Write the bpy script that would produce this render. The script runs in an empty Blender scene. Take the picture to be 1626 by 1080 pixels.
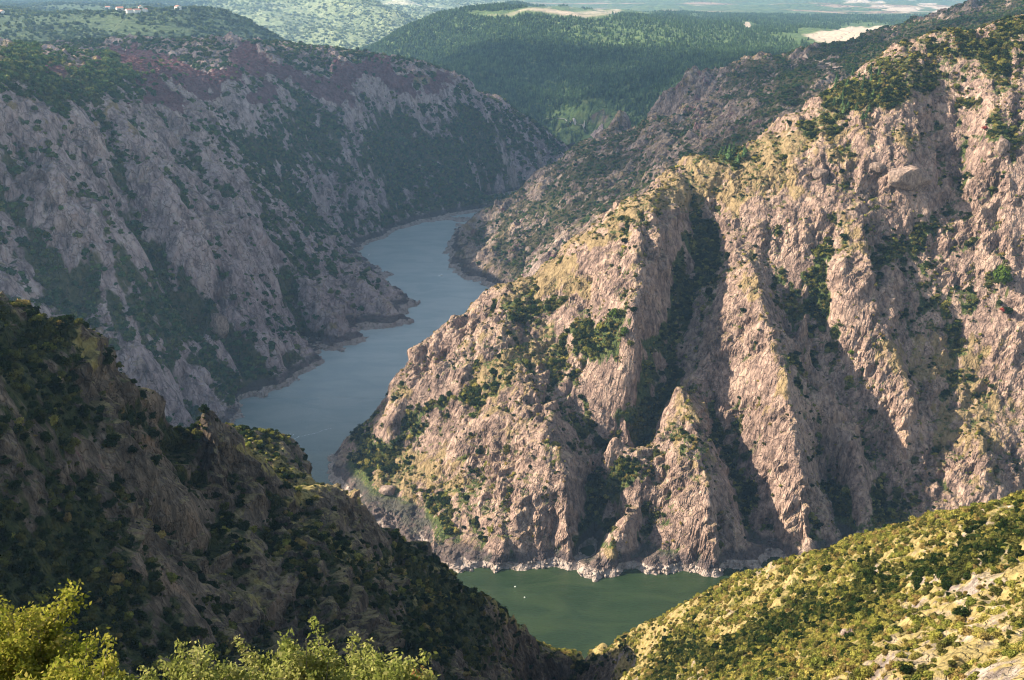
import bpy, math, random, time
import numpy as np
T0=time.time()
R=math.radians
sc=bpy.context.scene
# ---------------------------------------------------------------- camera
H=400.0; FPX=1743.0; HOR=-60.0                 # eye height over the river, focal length and horizon row of the 1626 px wide photo
PITCH=math.atan((540-HOR)/FPX)
cam_d=bpy.data.cameras.new('camera'); cam=bpy.data.objects.new('camera',cam_d)
sc.collection.objects.link(cam); sc.camera=cam
cam.location=(0,0,H); cam.rotation_euler=(math.pi/2-PITCH,0,0)
cam_d.sensor_width=36; cam_d.lens=36*FPX/1626; cam_d.clip_start=0.5; cam_d.clip_end=60000
# ---------------------------------------------------------------- light
SUN_AZ=R(-85); SUN_EL=R(33)                  # azimuth from the view direction (+Y), negative is left
w=bpy.data.worlds.new('World'); sc.world=w; w.use_nodes=True
nt=w.node_tree; bg=nt.nodes['Background']
sky=nt.nodes.new('ShaderNodeTexSky'); sky.sky_type='NISHITA'; sky.sun_disc=False
sky.sun_elevation=SUN_EL; sky.sun_rotation=SUN_AZ; sky.air_density=1.3; sky.dust_density=.7; sky.ozone_density=2.0
tint=nt.nodes.new('ShaderNodeMix'); tint.data_type='RGBA'; tint.blend_type='MULTIPLY'; tint.inputs[0].default_value=1; tint.inputs[7].default_value=(1.0,.82,.66,1)
nt.links.new(sky.outputs[0],tint.inputs[6]); nt.links.new(tint.outputs[2],bg.inputs[0]); bg.inputs[1].default_value=0.125
sd=bpy.data.lights.new('sun','SUN'); sd.energy=5.0; sd.angle=R(0.6); sd.color=(1.0,0.87,0.68)
sun=bpy.data.objects.new('sun',sd); sc.collection.objects.link(sun)
from mathutils import Vector, Matrix
sdir=Vector((math.sin(SUN_AZ)*math.cos(SUN_EL),math.cos(SUN_AZ)*math.cos(SUN_EL),math.sin(SUN_EL)))
sun.rotation_euler=sdir.to_track_quat('Z','Y').to_euler(); sun.location=(0,0,900)
sc.view_settings.view_transform='Standard'; sc.view_settings.look='None'
sc.view_settings.exposure=1.7; sc.view_settings.gamma=1.0
sc.cycles.use_denoising=True; sc.cycles.filter_width=1.15
sc.cycles.max_bounces=5; sc.cycles.diffuse_bounces=3; sc.cycles.volume_bounces=0; sc.cycles.transparent_max_bounces=40
# ---------------------------------------------------------------- pixel -> world
cP,sP=math.cos(PITCH),math.sin(PITCH)
CAM=np.array([0,0,H])
def ray(px,py):
    a=(np.asarray(px,float)-813)/FPX; b=-(np.asarray(py,float)-540)/FPX
    return np.stack([a+0*b, cP+b*sP, -sP+b*cP],-1)
def PZ(px,py,z): r=ray(px,py); return CAM+r*((z-H)/r[...,2])[...,None] if np.ndim(px) else CAM+r*((z-H)/r[2])
def PD(px,py,d): r=ray(px,py); return CAM+r*(d/r[1])
def proj(p):
    q=p-CAM; f=q[...,1]*cP-q[...,2]*sP; u=q[...,1]*sP+q[...,2]*cP
    f=np.maximum(f,1e-3)
    return 813+FPX*q[...,0]/f, 540-FPX*u/f
# ---------------------------------------------------------------- noise
def h2(i,j,s):
    n=(i.astype(np.int64)*374761393+j.astype(np.int64)*668265263+s*974634777)&0xffffffff
    n=((n^(n>>13))*1274126177)&0xffffffff
    n=((n^(n>>16))*2246822519)&0xffffffff
    return ((n^(n>>15))&0xffffff).astype(np.float32)/16777216.0
def perlin(x,y,s=0):
    i=np.floor(x);j=np.floor(y);fx=(x-i).astype(np.float32);fy=(y-j).astype(np.float32);i=i.astype(np.int64);j=j.astype(np.int64)
    u=fx*fx*fx*(fx*(fx*6-15)+10);v=fy*fy*fy*(fy*(fy*6-15)+10)
    def g(a,b,dx,dy):
        t=h2(a,b,s)*6.2832; return np.cos(t)*dx+np.sin(t)*dy
    a=g(i,j,fx,fy);b=g(i+1,j,fx-1,fy);c=g(i,j+1,fx,fy-1);d=g(i+1,j+1,fx-1,fy-1)
    return ((a*(1-u)+b*u)*(1-v)+(c*(1-u)+d*u)*v)*1.5
def fbm(x,y,s=0,o=4):
    t=0;a=1
    for k in range(o): t=t+a*perlin(x*2**k+k*17.3,y*2**k-k*9.1,s+k); a*=.5
    return t
def ridged(x,y,s=0,o=4):
    t=0;a=1;w_=1
    for k in range(o):
        n=1-np.abs(perlin(x*2**k+k*7.7,y*2**k+k*3.3,s+k))*1.4; n=np.clip(n,0,1)**2
        t=t+a*n*w_; w_=np.clip(n*1.6,0,1); a*=.5
    return t-0.9
def facet(x,y,cell,seed,ang,stretch,k1=.95,k2=.45):
    """roof shaped blocks: the highest of randomly turned pyramids, stretched along direction ang"""
    ca,sa=math.cos(ang),math.sin(ang)
    u=(x*ca+y*sa)/(cell*stretch); v=(-x*sa+y*ca)/cell
    i=np.floor(u).astype(np.int64); j=np.floor(v).astype(np.int64)
    best=np.full(x.shape,-9,np.float32)
    for a in(-1,0,1):
        for b in(-1,0,1):
            ii=i+a;jj=j+b
            du=(u-ii-h2(ii,jj,seed)).astype(np.float32); dv=(v-jj-h2(ii,jj,seed+1)).astype(np.float32)
            t=(h2(ii,jj,seed+2)-.5)*1.1; c=np.cos(t);s=np.sin(t)
            p=c*du+s*dv; q=-s*du+c*dv
            sk=(h2(ii,jj,seed+4)-.5)*.9
            val=h2(ii,jj,seed+3)*.8-(k2*np.abs(p)+k1*np.abs(q))+sk*q
            np.maximum(best,val,out=best)
    return best-.15
def smooth(a,b,x): t=np.clip((x-a)/(b-a),0,1); return t*t*(3-2*t)
# ---------------------------------------------------------------- control points of the terrain
CTL=[]                                          # (x,y,z,label)
def add(label,pts,kind='d',step=0.03,back=None):
    P=np.array([PD(a,b,c) if kind=='d' else (PZ(a,b,c) if kind=='z' else np.array([a,b,c],float)) for a,b,c in pts])
    out=[P[0]]
    for p,q in zip(P[:-1],P[1:]):
        n=max(1,int(np.linalg.norm(q-p)/(step*max(60,abs(q[1])))))
        for k in range(1,n+1): out.append(p+(q-p)*k/n)
    out=np.array(out)
    for o in out: CTL.append((*o,label))
    if back is not None:
        for bk in (back if isinstance(back,list) else [back]):
            for o in out: CTL.append((o[0]+bk[0],o[1]+bk[1],o[2]+bk[2],label))
    return out
def z0(pts): return [(a,b,0) for a,b in pts]
# near left spur
add('spur',[(-140,430,250),(0,470,250),(60,488,255),(140,512,260),(165,555,264),(205,572,270),(260,635,285),(300,690,300),(330,722,310)],back=[(15,40,-36)])
add('spur',[(-150,380,150),(-110,350,175)],'w')
add('spur',[(330,722,310),(380,735,330),(450,755,340),(520,763,350),(570,785,356),(600,805,362),(650,862,372),(740,922,405)],back=[(12,30,-32),(30,80,-95)])
add('spur',[(322,690,392),(350,698,396),(390,697,402),(435,688,406),(470,702,406),(506,746,400)],back=[(10,40,-50)])
add('spur',[(335,730,365),(420,750,370),(500,762,375)])
add('spur',[(490,845,292),(560,872,310),(640,905,330),(700,925,345),(760,935,360),(800,960,375),(845,1005,392),(872,1035,405),(915,1080,400)],back=[(14,22,-22),(34,60,-75)])
add('spur',[(560,856,330),(650,884,362),(720,912,385)])
add('spur',[(0,600,215),(0,700,205),(0,850,190),(0,1000,170)]); add('spur',[(-150,560,205),(-150,800,180),(-150,1000,150)])
add('spur',[(100,560,250),(140,700,235),(140,850,215),(150,1000,190)])
add('spur',[(230,650,268),(215,700,245),(225,800,238),(230,900,215)])
add('spur',[(300,760,292),(330,850,262),(330,950,232),(330,1050,205)])
add('spur',[(420,800,315),(440,900,272),(450,1000,245)])
add('spur',[(520,880,285),(540,960,262),(560,1050,240)])
add('spur',[(640,950,310),(660,1040,285)]); add('spur',[(760,990,350),(800,1060,340),(840,1100,340)]); add('spur',[(880,1090,385)])
# near right slope
add('slope',[(905,1040,455),(1000,1000,412),(1100,952,372),(1240,897,330),(1330,880,312),(1400,866,300),(1500,833,280),(1560,816,270),(1626,794,260),(1800,735,240)],back=[(-6,26,-34),(-14,70,-90)])
add('slope',[(1000,1070,330),(1150,1030,270),(1300,960,245),(1450,905,225),(1626,860,205)])
add('slope',[(1100,1080,245),(1300,1050,185),(1450,980,180),(1626,930,170)])
add('slope',[(1400,1080,140),(1626,1040,125),(1800,1000,115)]); add('slope',[(960,1110,330)])
# foot of the viewpoint hill
add('foot',[(0,0,398.2),(-60,10,392),(60,10,394),(-120,0,388),(120,0,392),(0,12,386.5),(0,30,369),(-20,30,368),(25,30,369),(0,55,345),(-35,60,340),(40,60,343),(0,90,318),(-10,130,292),(0,190,235),(10,260,175),(0,-40,402),(-150,60,372),(150,60,372),(-200,-20,395),(200,-20,395)],'w',9)
add('foot',[(15,330,110),(20,400,60)],'w')
# river bed
add('bed',[(700,560,-12),(500,590,-12),(300,600,-12),(180,590,-12),(60,580,-12),(-60,620,-12),(-140,700,-12),(-200,790,-12),(-215,880,-12),(-195,960,-12),(-120,1060,-12),(-80,1160,-12),(-50,1250,-12),(-85,1330,-12),(-150,1400,-14),(-170,1500,-14),(-130,1620,-14),(-70,1740,-12),(20,1775,-10),(90,1825,-10),(220,1880,-10),(230,2080,-6),(150,2300,0),(80,2460,6)],'w',.04)
add('bed',[(700,500,0),(500,530,0),(300,520,0),(150,505,0),(60,500,0),(20,500,0),(-40,540,0),(-110,600,0),(-190,680,0),(-250,760,0),(-275,850,0)],'w',.05)
add('slope',[(700,430,70),(500,460,60),(320,440,60),(180,430,60)],'w'); add('spur',[(-60,470,60),(-160,540,60),(-240,640,60)],'w')
# main mountain
SH=z0([(522,735),(530,757),(548,790),(580,830),(620,872),(660,900),(700,904),(730,899),(770,903),(810,909),(850,905),(890,903),(915,893),(921,908),(930,919),(960,918),(985,913),(1060,910),(1110,908),(1150,905),(1195,903),(1205,892),(1240,888),(1300,888),(1360,884),(1500,876),(1626,868),(1900,850)])
add('main',SH[:8],'z',.02,back=[(9,2,8)]); add('main',SH[7:],'z',.02,back=[(0,8,9)])
CR=[(524,728,848),(545,702,852),(582,668,858),(598,645,862),(620,592,868),(660,545,875),(720,500,888),(770,466,905),(820,440,918),(880,400,935),(940,352,950),(1000,320,965),(1040,290,975),(1090,252,985),(1150,240,1000),(1200,215,1005),(1240,187,1005),(1290,150,1005),(1350,118,1010),(1390,92,1015),(1440,66,1020),(1500,41,1025),(1560,31,1030),(1626,27,1030),(1800,20,1040),(2000,30,1040)]
add('main',CR,'d',.02,back=[(0,30,-18),(0,90,-62)])
# left canyon wall
LS=z0([(315,692),(345,692),(392,662),(396,650),(386,637),(410,632),(440,622),(470,602),(500,585),(516,576),(505,562),(520,557),(560,550),(574,543),(580,532),(620,521),(650,507),(657,497),(660,487)])
add('left',LS,'z',.02,back=[(-7,6,8)])
add('left',[(660,478,1292),(640,459,1310),(612,437,1335),(598,441,1345),(582,430,1350),(560,415,1365),(500,365,1390),(430,295,1430),(380,225,1440),(335,150,1450)],back=[(-4,25,-14)])
add('left',z0([(620,441),(590,420),(574,412),(572,398),(592,385),(620,370),(680,352),(720,342),(750,338),(790,335),(820,335),(860,334)]),'z',.02,back=[(-5,9,9)])
add('left',[(765,300,1925),(800,296,1955),(850,264,2010),(900,242,2060)])
add('left',[(-35,1872,12),(0,1882,12),(35,1888,12),(70,1900,11)],'w'); add('left',[(-25,1908,24),(20,1922,25),(70,1940,25)],'w')
add('left',[(-250,760,0),(-290,870,0)],'w',.05)
add('left',[(-150,160,880),(0,168,960),(60,176,1000),(140,188,1060),(230,200,1130),(240,150,1250),(300,122,1400),(335,132,1450),(420,148,1600),(500,142,1720),(600,140,1850),(680,130,1950)])
add('left',[(-200,90,1500),(0,100,1500),(120,105,1500),(220,102,1620)])
add('left',[(-300,70,1800),(0,76,1850),(120,84,1930),(250,92,2020),(370,97,2080),(500,99,2100),(600,96,2070),(650,99,2040),(700,107,2030),(740,122,2060),(770,140,2090),(800,156,2110),(850,190,2140),(896,224,2160)],back=[(20,90,-45),(60,260,-150)])
add('left',[(0,470,830),(0,600,760)]); add('left',[(-420,640,110),(-480,760,160)],'w')
add('left',[(150,470,900),(230,560,890),(290,640,890)])
# middle wall
add('mid',z0([(735,352),(718,378),(708,402),(712,418),(728,437),(745,447),(765,452),(790,462)]),'z',.02,back=[(7,7,9)])
add('mid',[(738,352,1640),(752,345,1648),(772,330,1665),(800,310,1690),(850,275,1735),(900,236,1785),(950,206,1835),(1000,168,1880),(1050,132,1910),(1090,112,1925),(1130,103,1935),(1200,91,1960),(1300,79,2000),(1350,66,2040),(1450,41,2120),(1550,19,2200),(1626,11,2260),(1800,-5,2300)],back=[(15,90,-50),(30,280,-150)])
add('mid',[(850,410,1225),(950,335,1255),(1040,270,1290),(1150,212,1320),(1290,132,1420),(1390,85,1500),(1500,40,1560)])
add('mid',[(1200,130,1700),(1330,100,1750),(1450,60,1800)])
add('bed',[(20,1220,-5),(60,1180,5)],'w')
# forested mountain, its plateau and the plain
add('forest',[(420,112,3300),(560,98,3500),(600,70,3600),(650,38,3750),(700,19,3850),(740,9,3900)],back=[(-150,350,-90)])
add('forest',[(740,9,3900),(800,25,3600),(870,45,3400),(1000,62,3150),(1100,72,3000),(1200,74,2980),(1300,80,2950),(1450,70,2900),(1700,60,2900)])
add('forest',[(700,107,2900),(760,140,2780),(835,165,2600),(870,190,2550),(900,217,2480)])
add('forest',[(745,60,3500),(713,97,3200)]); add('forest',[(1000,66,3100),(930,95,2980),(883,117,2850),(850,150,2700),(835,165,2600)])
add('forest',[(900,62,3250),(850,90,3000),(790,120,2850)]); add('forest',[(1080,90,2850),(1000,125,2650),(930,150,2560),(900,175,2520)])
add('forest',[(990,185,2400),(1040,150,2450),(1100,110,2500),(1300,95,2650),(1600,90,2700)]); add('forest',[(950,215,2400)])
add('forest',[(1100,30,4500),(1000,20,4800),(900,12,5200),(800,6,5400),(1380,50,3800),(1300,45,4000),(1200,45,4000),(1350,33,5000),(1550,40,4000),(1700,30,4500)])
add('plain',[(1100,8,8000),(1300,18,6500),(1450,12,8000),(1626,2,9500),(900,2,8500),(1500,20,6500),(1250,2,8600),(1700,10,8000)])
# hazy lit mountain
add('far',[(540,98,4450),(500,90,4600),(560,60,4900),(480,50,5100),(420,0,6000),(330,0,6200),(520,0,6000),(600,0,5700),(640,12,5500),(690,36,5200),(720,60,4700)])
add('far',[(640,60,4900),(700,12,7500),(760,0,8500),(650,0,8000)])
# hills behind the left plateau
add('back',[(560,118,2900),(500,98,2900),(470,82,2930),(430,56,2980),(390,31,3050),(350,13,3100),(320,10,3100),(270,15,3150),(200,35,3300)],back=[(30,220,-60)])
add('back',[(200,35,3300),(150,30,3600),(0,15,3800),(-200,10,3900)]); add('back',[(-100,60,2400),(0,64,2450),(100,72,2500),(200,62,2700),(300,82,2560),(420,92,2480)])
add('back',[(190,14,4300),(260,10,4500),(100,8,4600)]); add('back',[(0,0,6500),(150,0,6500),(280,2,6000),(-300,0,6500)])
for a,b,c,l in [(-9000,13000,420,'far'),(-4500,13000,500,'far'),(-1500,13000,420,'far'),(1500,13500,380,'plain'),(4500,13000,420,'plain'),(8000,13000,500,'plain'),(-2500,9500,330,'far'),(0,9800,230,'far'),(-4500,9000,360,'back'),(5500,7000,170,'plain'),(2600,3500,190,'forest'),(2400,2000,280,'mid'),(1500,1100,350,'main'),(1400,700,120,'main'),(-1800,1200,290,'left'),(-1700,2000,280,'left'),(-2600,3000,280,'back'),(-1100,900,240,'left')]:
    CTL.append((a,b,c,l))
REG=['spur','slope','foot','main','left','mid','forest','far','back','plain','bed']
def dedupe(C):
    C=sorted(C,key=lambda c:c[1]); keep=[]; P=np.zeros((0,2))
    A=np.array([(c[0],c[1]) for c in C]); ok=np.ones(len(C),bool)
    for i in range(len(C)):
        if not ok[i]: continue
        d=np.hypot(A[i+1:,0]-A[i,0],A[i+1:,1]-A[i,1]); ok[i+1:][d<0.005*max(200,A[i,1])]=False
    return [c for c,o in zip(C,ok) if o]
class RBF:
    def __init__(s,C):
        C=dedupe(C); s.P=np.array([(c[0],c[1]) for c in C]); s.z=np.array([c[2] for c in C]); n=len(C)
        s.lab=np.array([REG.index(c[3]) for c in C])
        D=np.hypot(s.P[:,None,0]-s.P[None,:,0],s.P[:,None,1]-s.P[None,:,1])
        A=np.zeros((n+3,n+3)); A[:n,:n]=-D; A[:n,n]=1; A[n,:n]=1
        A[:n,n+1:]=s.P/1000; A[n+1:,:n]=s.P.T/1000
        s.w=np.linalg.solve(A,np.concatenate([s.z,[0,0,0]]))
    def __call__(s,x,y):
        x=np.asarray(x,float); y=np.asarray(y,float); sh=x.shape; x=x.ravel(); y=y.ravel(); out=np.empty(len(x)); n=len(s.z)
        wf=s.w[:n].astype(np.float32); px=s.P[:,0].astype(np.float32); py=s.P[:,1].astype(np.float32)
        for k in range(0,len(x),20000):
            a=x[k:k+20000].astype(np.float32); b=y[k:k+20000].astype(np.float32)
            D=np.sqrt((a[:,None]-px)**2+(b[:,None]-py)**2)
            out[k:k+20000]=-(D@wf)+s.w[n]+s.w[n+1]*a/1000+s.w[n+2]*b/1000
        return out.reshape(sh)
    def label(s,x,y,use):
        """index of the region of the nearest control and how much nearer it is than any other region's"""
        sh=x.shape; x=x.ravel().astype(np.float32); y=y.ravel().astype(np.float32); best=np.empty((len(use),len(x)),np.float32)
        for m,u in enumerate(use):
            q=s.P[s.lab==REG.index(u)].astype(np.float32)
            for k in range(0,len(x),20000):
                best[m,k:k+20000]=np.sqrt(((x[k:k+20000,None]-q[:,0])**2+(y[k:k+20000,None]-q[:,1])**2).min(1))
        return best.reshape((len(use),)+sh)
S1=RBF(CTL)
print('stage1',len(S1.z),time.time()-T0)
def cast(S,px,py,d0,d1,n=220):
    r=ray(px,py); ds=np.linspace(d0,d1,n); t=ds/r[1]; P=CAM+r*t[:,None]
    f=P[:,2]-S(P[:,0],P[:,1]); k=np.argmax(f<0)
    if f[k]>=0: return None
    if k==0: return P[0]
    a=f[k-1]/(f[k-1]-f[k]); return P[k-1]+(P[k]-P[k-1])*a
def feat(label,pts,d0,d1,step=14):
    """a rib (negative) or gully (positive) seen along these pixels, moved that many metres along the line of sight"""
    P=np.array(pts,float); out=[P[0]]
    for p,q in zip(P[:-1],P[1:]):
        n=max(1,int(math.hypot(q[0]-p[0],q[1]-p[1])/step))
        for k in range(1,n+1): out.append(p+(q-p)*k/n)
    for o in out:
        h=cast(S1,o[0],o[1],d0,d1)
        if h is None: continue
        r=ray(o[0],o[1]); CTL.append((*(h+r/np.linalg.norm(r)*o[2]),label))
M=('main',560,1100)
FEATS=[
 # gullies
 ('main',[(1135,262,6),(1140,330,22),(1115,400,30),(1090,470,34),(1066,560,28),(1030,640,26),(990,740,32),(950,820,26),(925,872,14)]),
 ('main',[(1185,300,6),(1165,370,14),(1130,440,16),(1095,490,22)]),
 ('main',[(1090,590,14),(1128,650,18),(1158,720,20),(1180,800,16),(1198,875,10)]),
 ('main',[(1205,395,8),(1235,440,18),(1262,540,24),(1285,640,26),(1315,740,24),(1350,850,14)]),
 ('main',[(1265,400,6),(1300,470,14),(1325,540,12),(1360,640,10),(1390,740,14),(1400,830,14)]),
 ('main',[(875,600,5),(905,645,14),(930,690,16),(948,745,20)]),
 ('main',[(1500,90,8),(1525,170,18),(1530,250,22),(1505,330,14),(1420,390,8),(1480,470,12),(1530,530,14),(1560,600,12)]),
 ('main',[(815,480,12),(770,520,18),(730,555,20),(690,598,20),(658,640,16),(640,680,8)]),
 ('main',[(705,640,6),(690,700,10),(700,760,12),(690,820,12)]),
 ('main',[(600,720,10),(620,780,10),(660,840,8)]),
 ('main',[(1430,560,10),(1470,640,14),(1500,720,14)]),
 ('main',[(870,480,8),(890,540,12),(900,590,10)]),
 ('main',[(1000,905,3),(1015,860,8),(1025,800,6)]),
 # ribs
 ('main',[(1075,612,-2),(1090,660,-12),(1108,720,-24),(1118,780,-26),(1130,850,-16)]),
 ('main',[(1055,665,-7),(1030,740,-12),(1005,810,-12),(975,870,-8)]),
 ('main',[(1108,655,-6),(1140,740,-12),(1165,830,-8)]),
 ('main',[(1195,408,-14),(1212,470,-22),(1220,540,-26),(1246,600,-30),(1252,680,-28),(1275,770,-24),(1290,850,-14)]),
 ('main',[(1275,470,-6),(1285,520,-8),(1310,600,-10),(1340,700,-12),(1370,790,-10)]),
 ('main',[(1060,270,-2),(1060,350,-14),(1040,430,-20),(1020,520,-20),(1000,600,-18),(975,680,-16),(960,730,-10)]),
 ('main',[(850,600,-12),(872,650,-18),(895,700,-20),(910,770,-18),(905,850,-12)]),
 ('main',[(760,650,-8),(780,700,-10),(790,780,-12),(800,860,-10)]),
 ('main',[(795,488,-2),(740,525,-5),(700,560,-7),(660,600,-8),(630,640,-8),(615,675,-6)]),
 ('main',[(1410,275,-14),(1440,270,-14),(1400,300,-8),(1330,300,-6)]),
 ('main',[(1580,150,-12),(1570,250,-16),(1585,350,-14),(1610,450,-14),(1626,560,-10)]),
 ('main',[(1330,420,-8),(1340,470,-12),(1420,560,-6),(1440,620,-8)]),
 ('main',[(1540,700,-10),(1600,740,-14),(1560,800,-12)]),
 ('main',[(1450,100,-5),(1440,160,-10),(1440,220,-8)]),
]
for f in FEATS: feat('main',[(a,b,c*((1.3 if c<0 else 1.0) if a<1340 else .8)) for a,b,c in f[1]],560,1150)
for l in [[(60,245,-14),(100,330,-14)],[(215,255,-8),(280,345,-20),(330,400,-24),(390,470,-20),(440,560,-10)],[(160,180,10),(200,300,12),(225,380,14),(260,470,16),(300,540,16),(370,600,12)],[(250,140,-4),(330,240,-14),(400,330,-18),(460,400,-16),(520,470,-16),(545,530,-8)],[(300,240,12),(360,320,14),(420,400,16),(470,470,14),(490,540,10)],[(20,200,8),(20,300,14),(60,400,16),(150,500,12)],[(530,440,12),(570,490,10),(590,515,6)],[(570,440,-8),(610,480,-8),(630,505,-4)],[(540,360,14),(570,380,10)],[(620,150,12),(640,200,18),(620,260,18),(630,320,12)],[(720,180,-8),(740,240,-14),(740,300,-10)],[(480,160,12),(500,230,14),(520,300,12),(560,350,8)],[(560,150,-8),(580,220,-12),(570,300,-10)],[(340,510,-12),(355,540,-14)],[(130,300,-12),(200,350,-14),(240,410,-12)]]:
    feat('left',[(a,b,c*1.7) for a,b,c in l],650,2300)
for l in [[(1180,150,30),(1090,220,30),(1030,290,24),(970,320,16)],[(1100,120,-12),(1060,180,-20),(980,240,-18),(900,300,-16)],[(960,210,14),(900,270,16),(850,330,16),(800,400,12)],[(1250,110,-14),(1220,150,-20),(1150,190,-16)]]:
    feat('mid',l,1150,2200)
for l in [[(985,72,20),(930,95,60),(883,117,90),(855,145,70)],[(800,60,-40),(740,110,-60)],[(900,72,-30),(850,110,-60),(840,135,-50)],[(1080,88,-30),(1000,120,-70),(940,150,-50)],[(760,50,30),(713,92,60)],[(1150,95,40),(1060,130,70),(960,165,50)]]:
    feat('forest',l,2300,4200,22)
S2=RBF(CTL)
print('stage2',len(S2.z),time.time()-T0)
# ---------------------------------------------------------------- ground cover (rock, green, dry grass, heather), each 0..1
def cov_main(px,py,X,Y,Z):
    n=fbm(X/60,Y/60,5,4); m=fbm(X/14,Y/14,9,3)
    veg=blob(px,py,[(975,520,60,45,1.1,-30),(1590,440,40,45,.8),(600,700,60,40,.8,-45),(590,760,40,50,.8),(705,830,45,40,.9),(710,630,32,14,.8,-20),(1150,240,35,25,1),(930,700,18,80,.9,-20),(960,800,30,90,1.1,12),(1115,390,22,90,1,8),(1066,540,18,80,1,4),(1040,620,24,50,.9),(1125,690,14,70,.8,-20),(1170,800,14,60,.8,-20),(1270,560,18,120,.9,-8),(1320,770,16,90,.9,-15),(1380,810,40,40,.8),(1310,500,24,80,.8,-15),(1440,400,40,50,.8,40),(1520,500,30,50,.7),(1550,180,40,80,.7),(1600,230,50,60,.7),(1550,60,100,40,.8,10),(1440,130,110,40,.8,-25),(1340,160,80,40,.8,-25),(850,480,40,30,.7),(1290,420,30,30,.6),(1400,520,60,30,.3),(1180,120,30,30,.3)])
    dry=blob(px,py,[(900,400,160,30,1.1,-27),(1130,285,110,40,.9,-15),(1300,230,120,60,.7,-25),(840,560,80,40,.7),(800,620,60,40,.5),(1080,350,30,90,.4),(1560,600,90,80,.8),(1500,700,100,40,.6),(1420,560,90,60,.6),(1590,760,80,40,.7),(1350,350,90,40,.4),(1200,440,30,40,.6),(1075,640,22,40,.6),(1110,730,30,60,.4),(950,870,30,30,.6),(660,740,60,50,.8),(620,660,50,40,.5),(1480,140,120,60,.6),(1220,620,40,60,.3)])
    veg=veg+n*.35+m*.25+.0; dry=dry+n*.3+m*.35+.06
    return np.clip(1-1.1*np.clip(veg,0,1)-.5*np.clip(dry,0,1),0,1),veg,dry,0*veg
def cov_left(px,py,X,Y,Z):
    n=fbm(X/90,Y/90,6,4); m=fbm(X/22,Y/22,19,3)
    veg=.34+blob(px,py,[(760,260,150,70,.9,25),(640,240,110,60,.8,10),(500,230,120,40,.7,25),(420,240,60,120,.5,-20),(220,500,130,50,.9,15),(330,480,60,90,.7),(400,570,50,60,.9),(200,420,130,60,.6),(130,140,150,40,.7,5),(60,120,90,30,.6),(250,110,60,20,.6),(620,330,60,30,.6),(500,340,60,30,.6,20),(300,430,30,60,.5),(160,300,14,40,.8),(250,340,14,60,.7,-25),(300,560,60,30,.6,20),(470,540,20,50,.5),(800,200,50,30,.5,35)])
    veg-=blob(px,py,[(70,270,80,90,.8,0),(270,330,60,120,.75,-28),(240,160,60,60,.5),(300,170,60,50,.6,-20),(400,470,30,110,.6,-28),(520,480,60,70,.5),(600,480,50,50,.9),(590,320,100,20,.5,20),(560,300,40,20,.4),(420,650,60,20,.8,-20),(300,610,50,90,.5),(330,520,22,30,1),(400,210,25,40,.7),(620,140,120,20,.6)])
    hea=1.3*blob(px,py,[(430,118,190,24,1.4,2),(250,115,80,20,1.3,8),(600,125,110,28,1.0,8),(180,92,140,9,.9),(700,140,50,25,.7)])
    dry=blob(px,py,[(60,95,120,25,.8),(140,110,80,20,.5),(690,120,60,12,.8,15),(120,180,120,10,.8,10),(350,650,60,30,.5,-25),(430,600,30,30,.4),(150,540,60,30,.3)])
    veg=veg+n*.55+m*.3; hea=hea+n*.4+m*.15; dry=dry+m*.3+.0
    hea*=smooth(170,205,Z); veg-=hea*.7
    return np.clip(1-1.2*np.clip(veg,0,1)-np.clip(hea,0,1)-.6*np.clip(dry,0,1),0,1),veg,dry,hea
def cov_mid(px,py,X,Y,Z):
    n=fbm(X/100,Y/100,16,4); m=fbm(X/24,Y/24,29,3)
    veg=.42+blob(px,py,[(1350,90,230,25,1.2,-15),(1550,45,150,25,1.2,-15),(1060,290,90,25,.5,-25),(900,330,60,30,.5),(1230,150,90,25,.8,-25),(930,270,60,30,.3),(820,420,40,20,.4)])
    veg-=blob(px,py,[(1120,160,100,50,.6,-10),(750,400,50,50,.5),(1130,130,80,30,.4),(860,360,70,30,.3,-30)])
    dry=.25+blob(px,py,[(1330,100,120,20,.5),(1000,190,60,30,.2)])
    return np.clip(1.1-1.1*np.clip(veg+n*.5,0,1),0,1),veg+n*.6+m*.35,dry+m*.4,.25+n*.3-.2*m
def cov_forest(px,py,X,Y,Z):
    n=fbm(X/300,Y/300,26,3); m=fbm(X/60,Y/60,39,3)
    dry=blob(px,py,[(900,17,200,9,1.0),(1345,58,75,14,2.4,1),(1187,33,8,6,1.5),(1500,42,60,5,.6)])
    hea=blob(px,py,[(930,195,90,20,.95),(650,60,80,50,.28,-25),(960,170,40,14,.5,-20),(900,18,150,8,.5)])
    veg=1.2-blob(px,py,[(930,195,80,22,.6)])
    return 0*veg+.1,veg+m*.2,dry+n*.3-.1,hea+n*.4-.1+m*.3
def cov_back(px,py,X,Y,Z):
    n=fbm(X/260,Y/260,36,4); m=fbm(X/70,Y/70,49,3)
    return 0*n+.2,1.0+n*.8,n*.8+blob(px,py,[(180,45,90,18,.9,15),(60,20,120,14,.7),(220,25,60,8,.6)])-.1+m*.3,n*.9-m*.5+.05
def cov_far(px,py,X,Y,Z):
    n=fbm(X/500,Y/500,46,4); m=fbm(X/120,Y/120,59,3)
    return 0*n+.2,.9+n+m*.3,.25-n*.9+m*.6,0*n
def cov_plain(px,py,X,Y,Z):
    n=fbm(X/900,Y/500,56,4); m=fbm(X/300,Y/200,69,3)
    return 0*n,.7+n,blob(px,py,[(1450,12,110,7,1.6,3),(1600,20,60,8,1)])+n*.8+m*.6-.1,0*n
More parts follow.
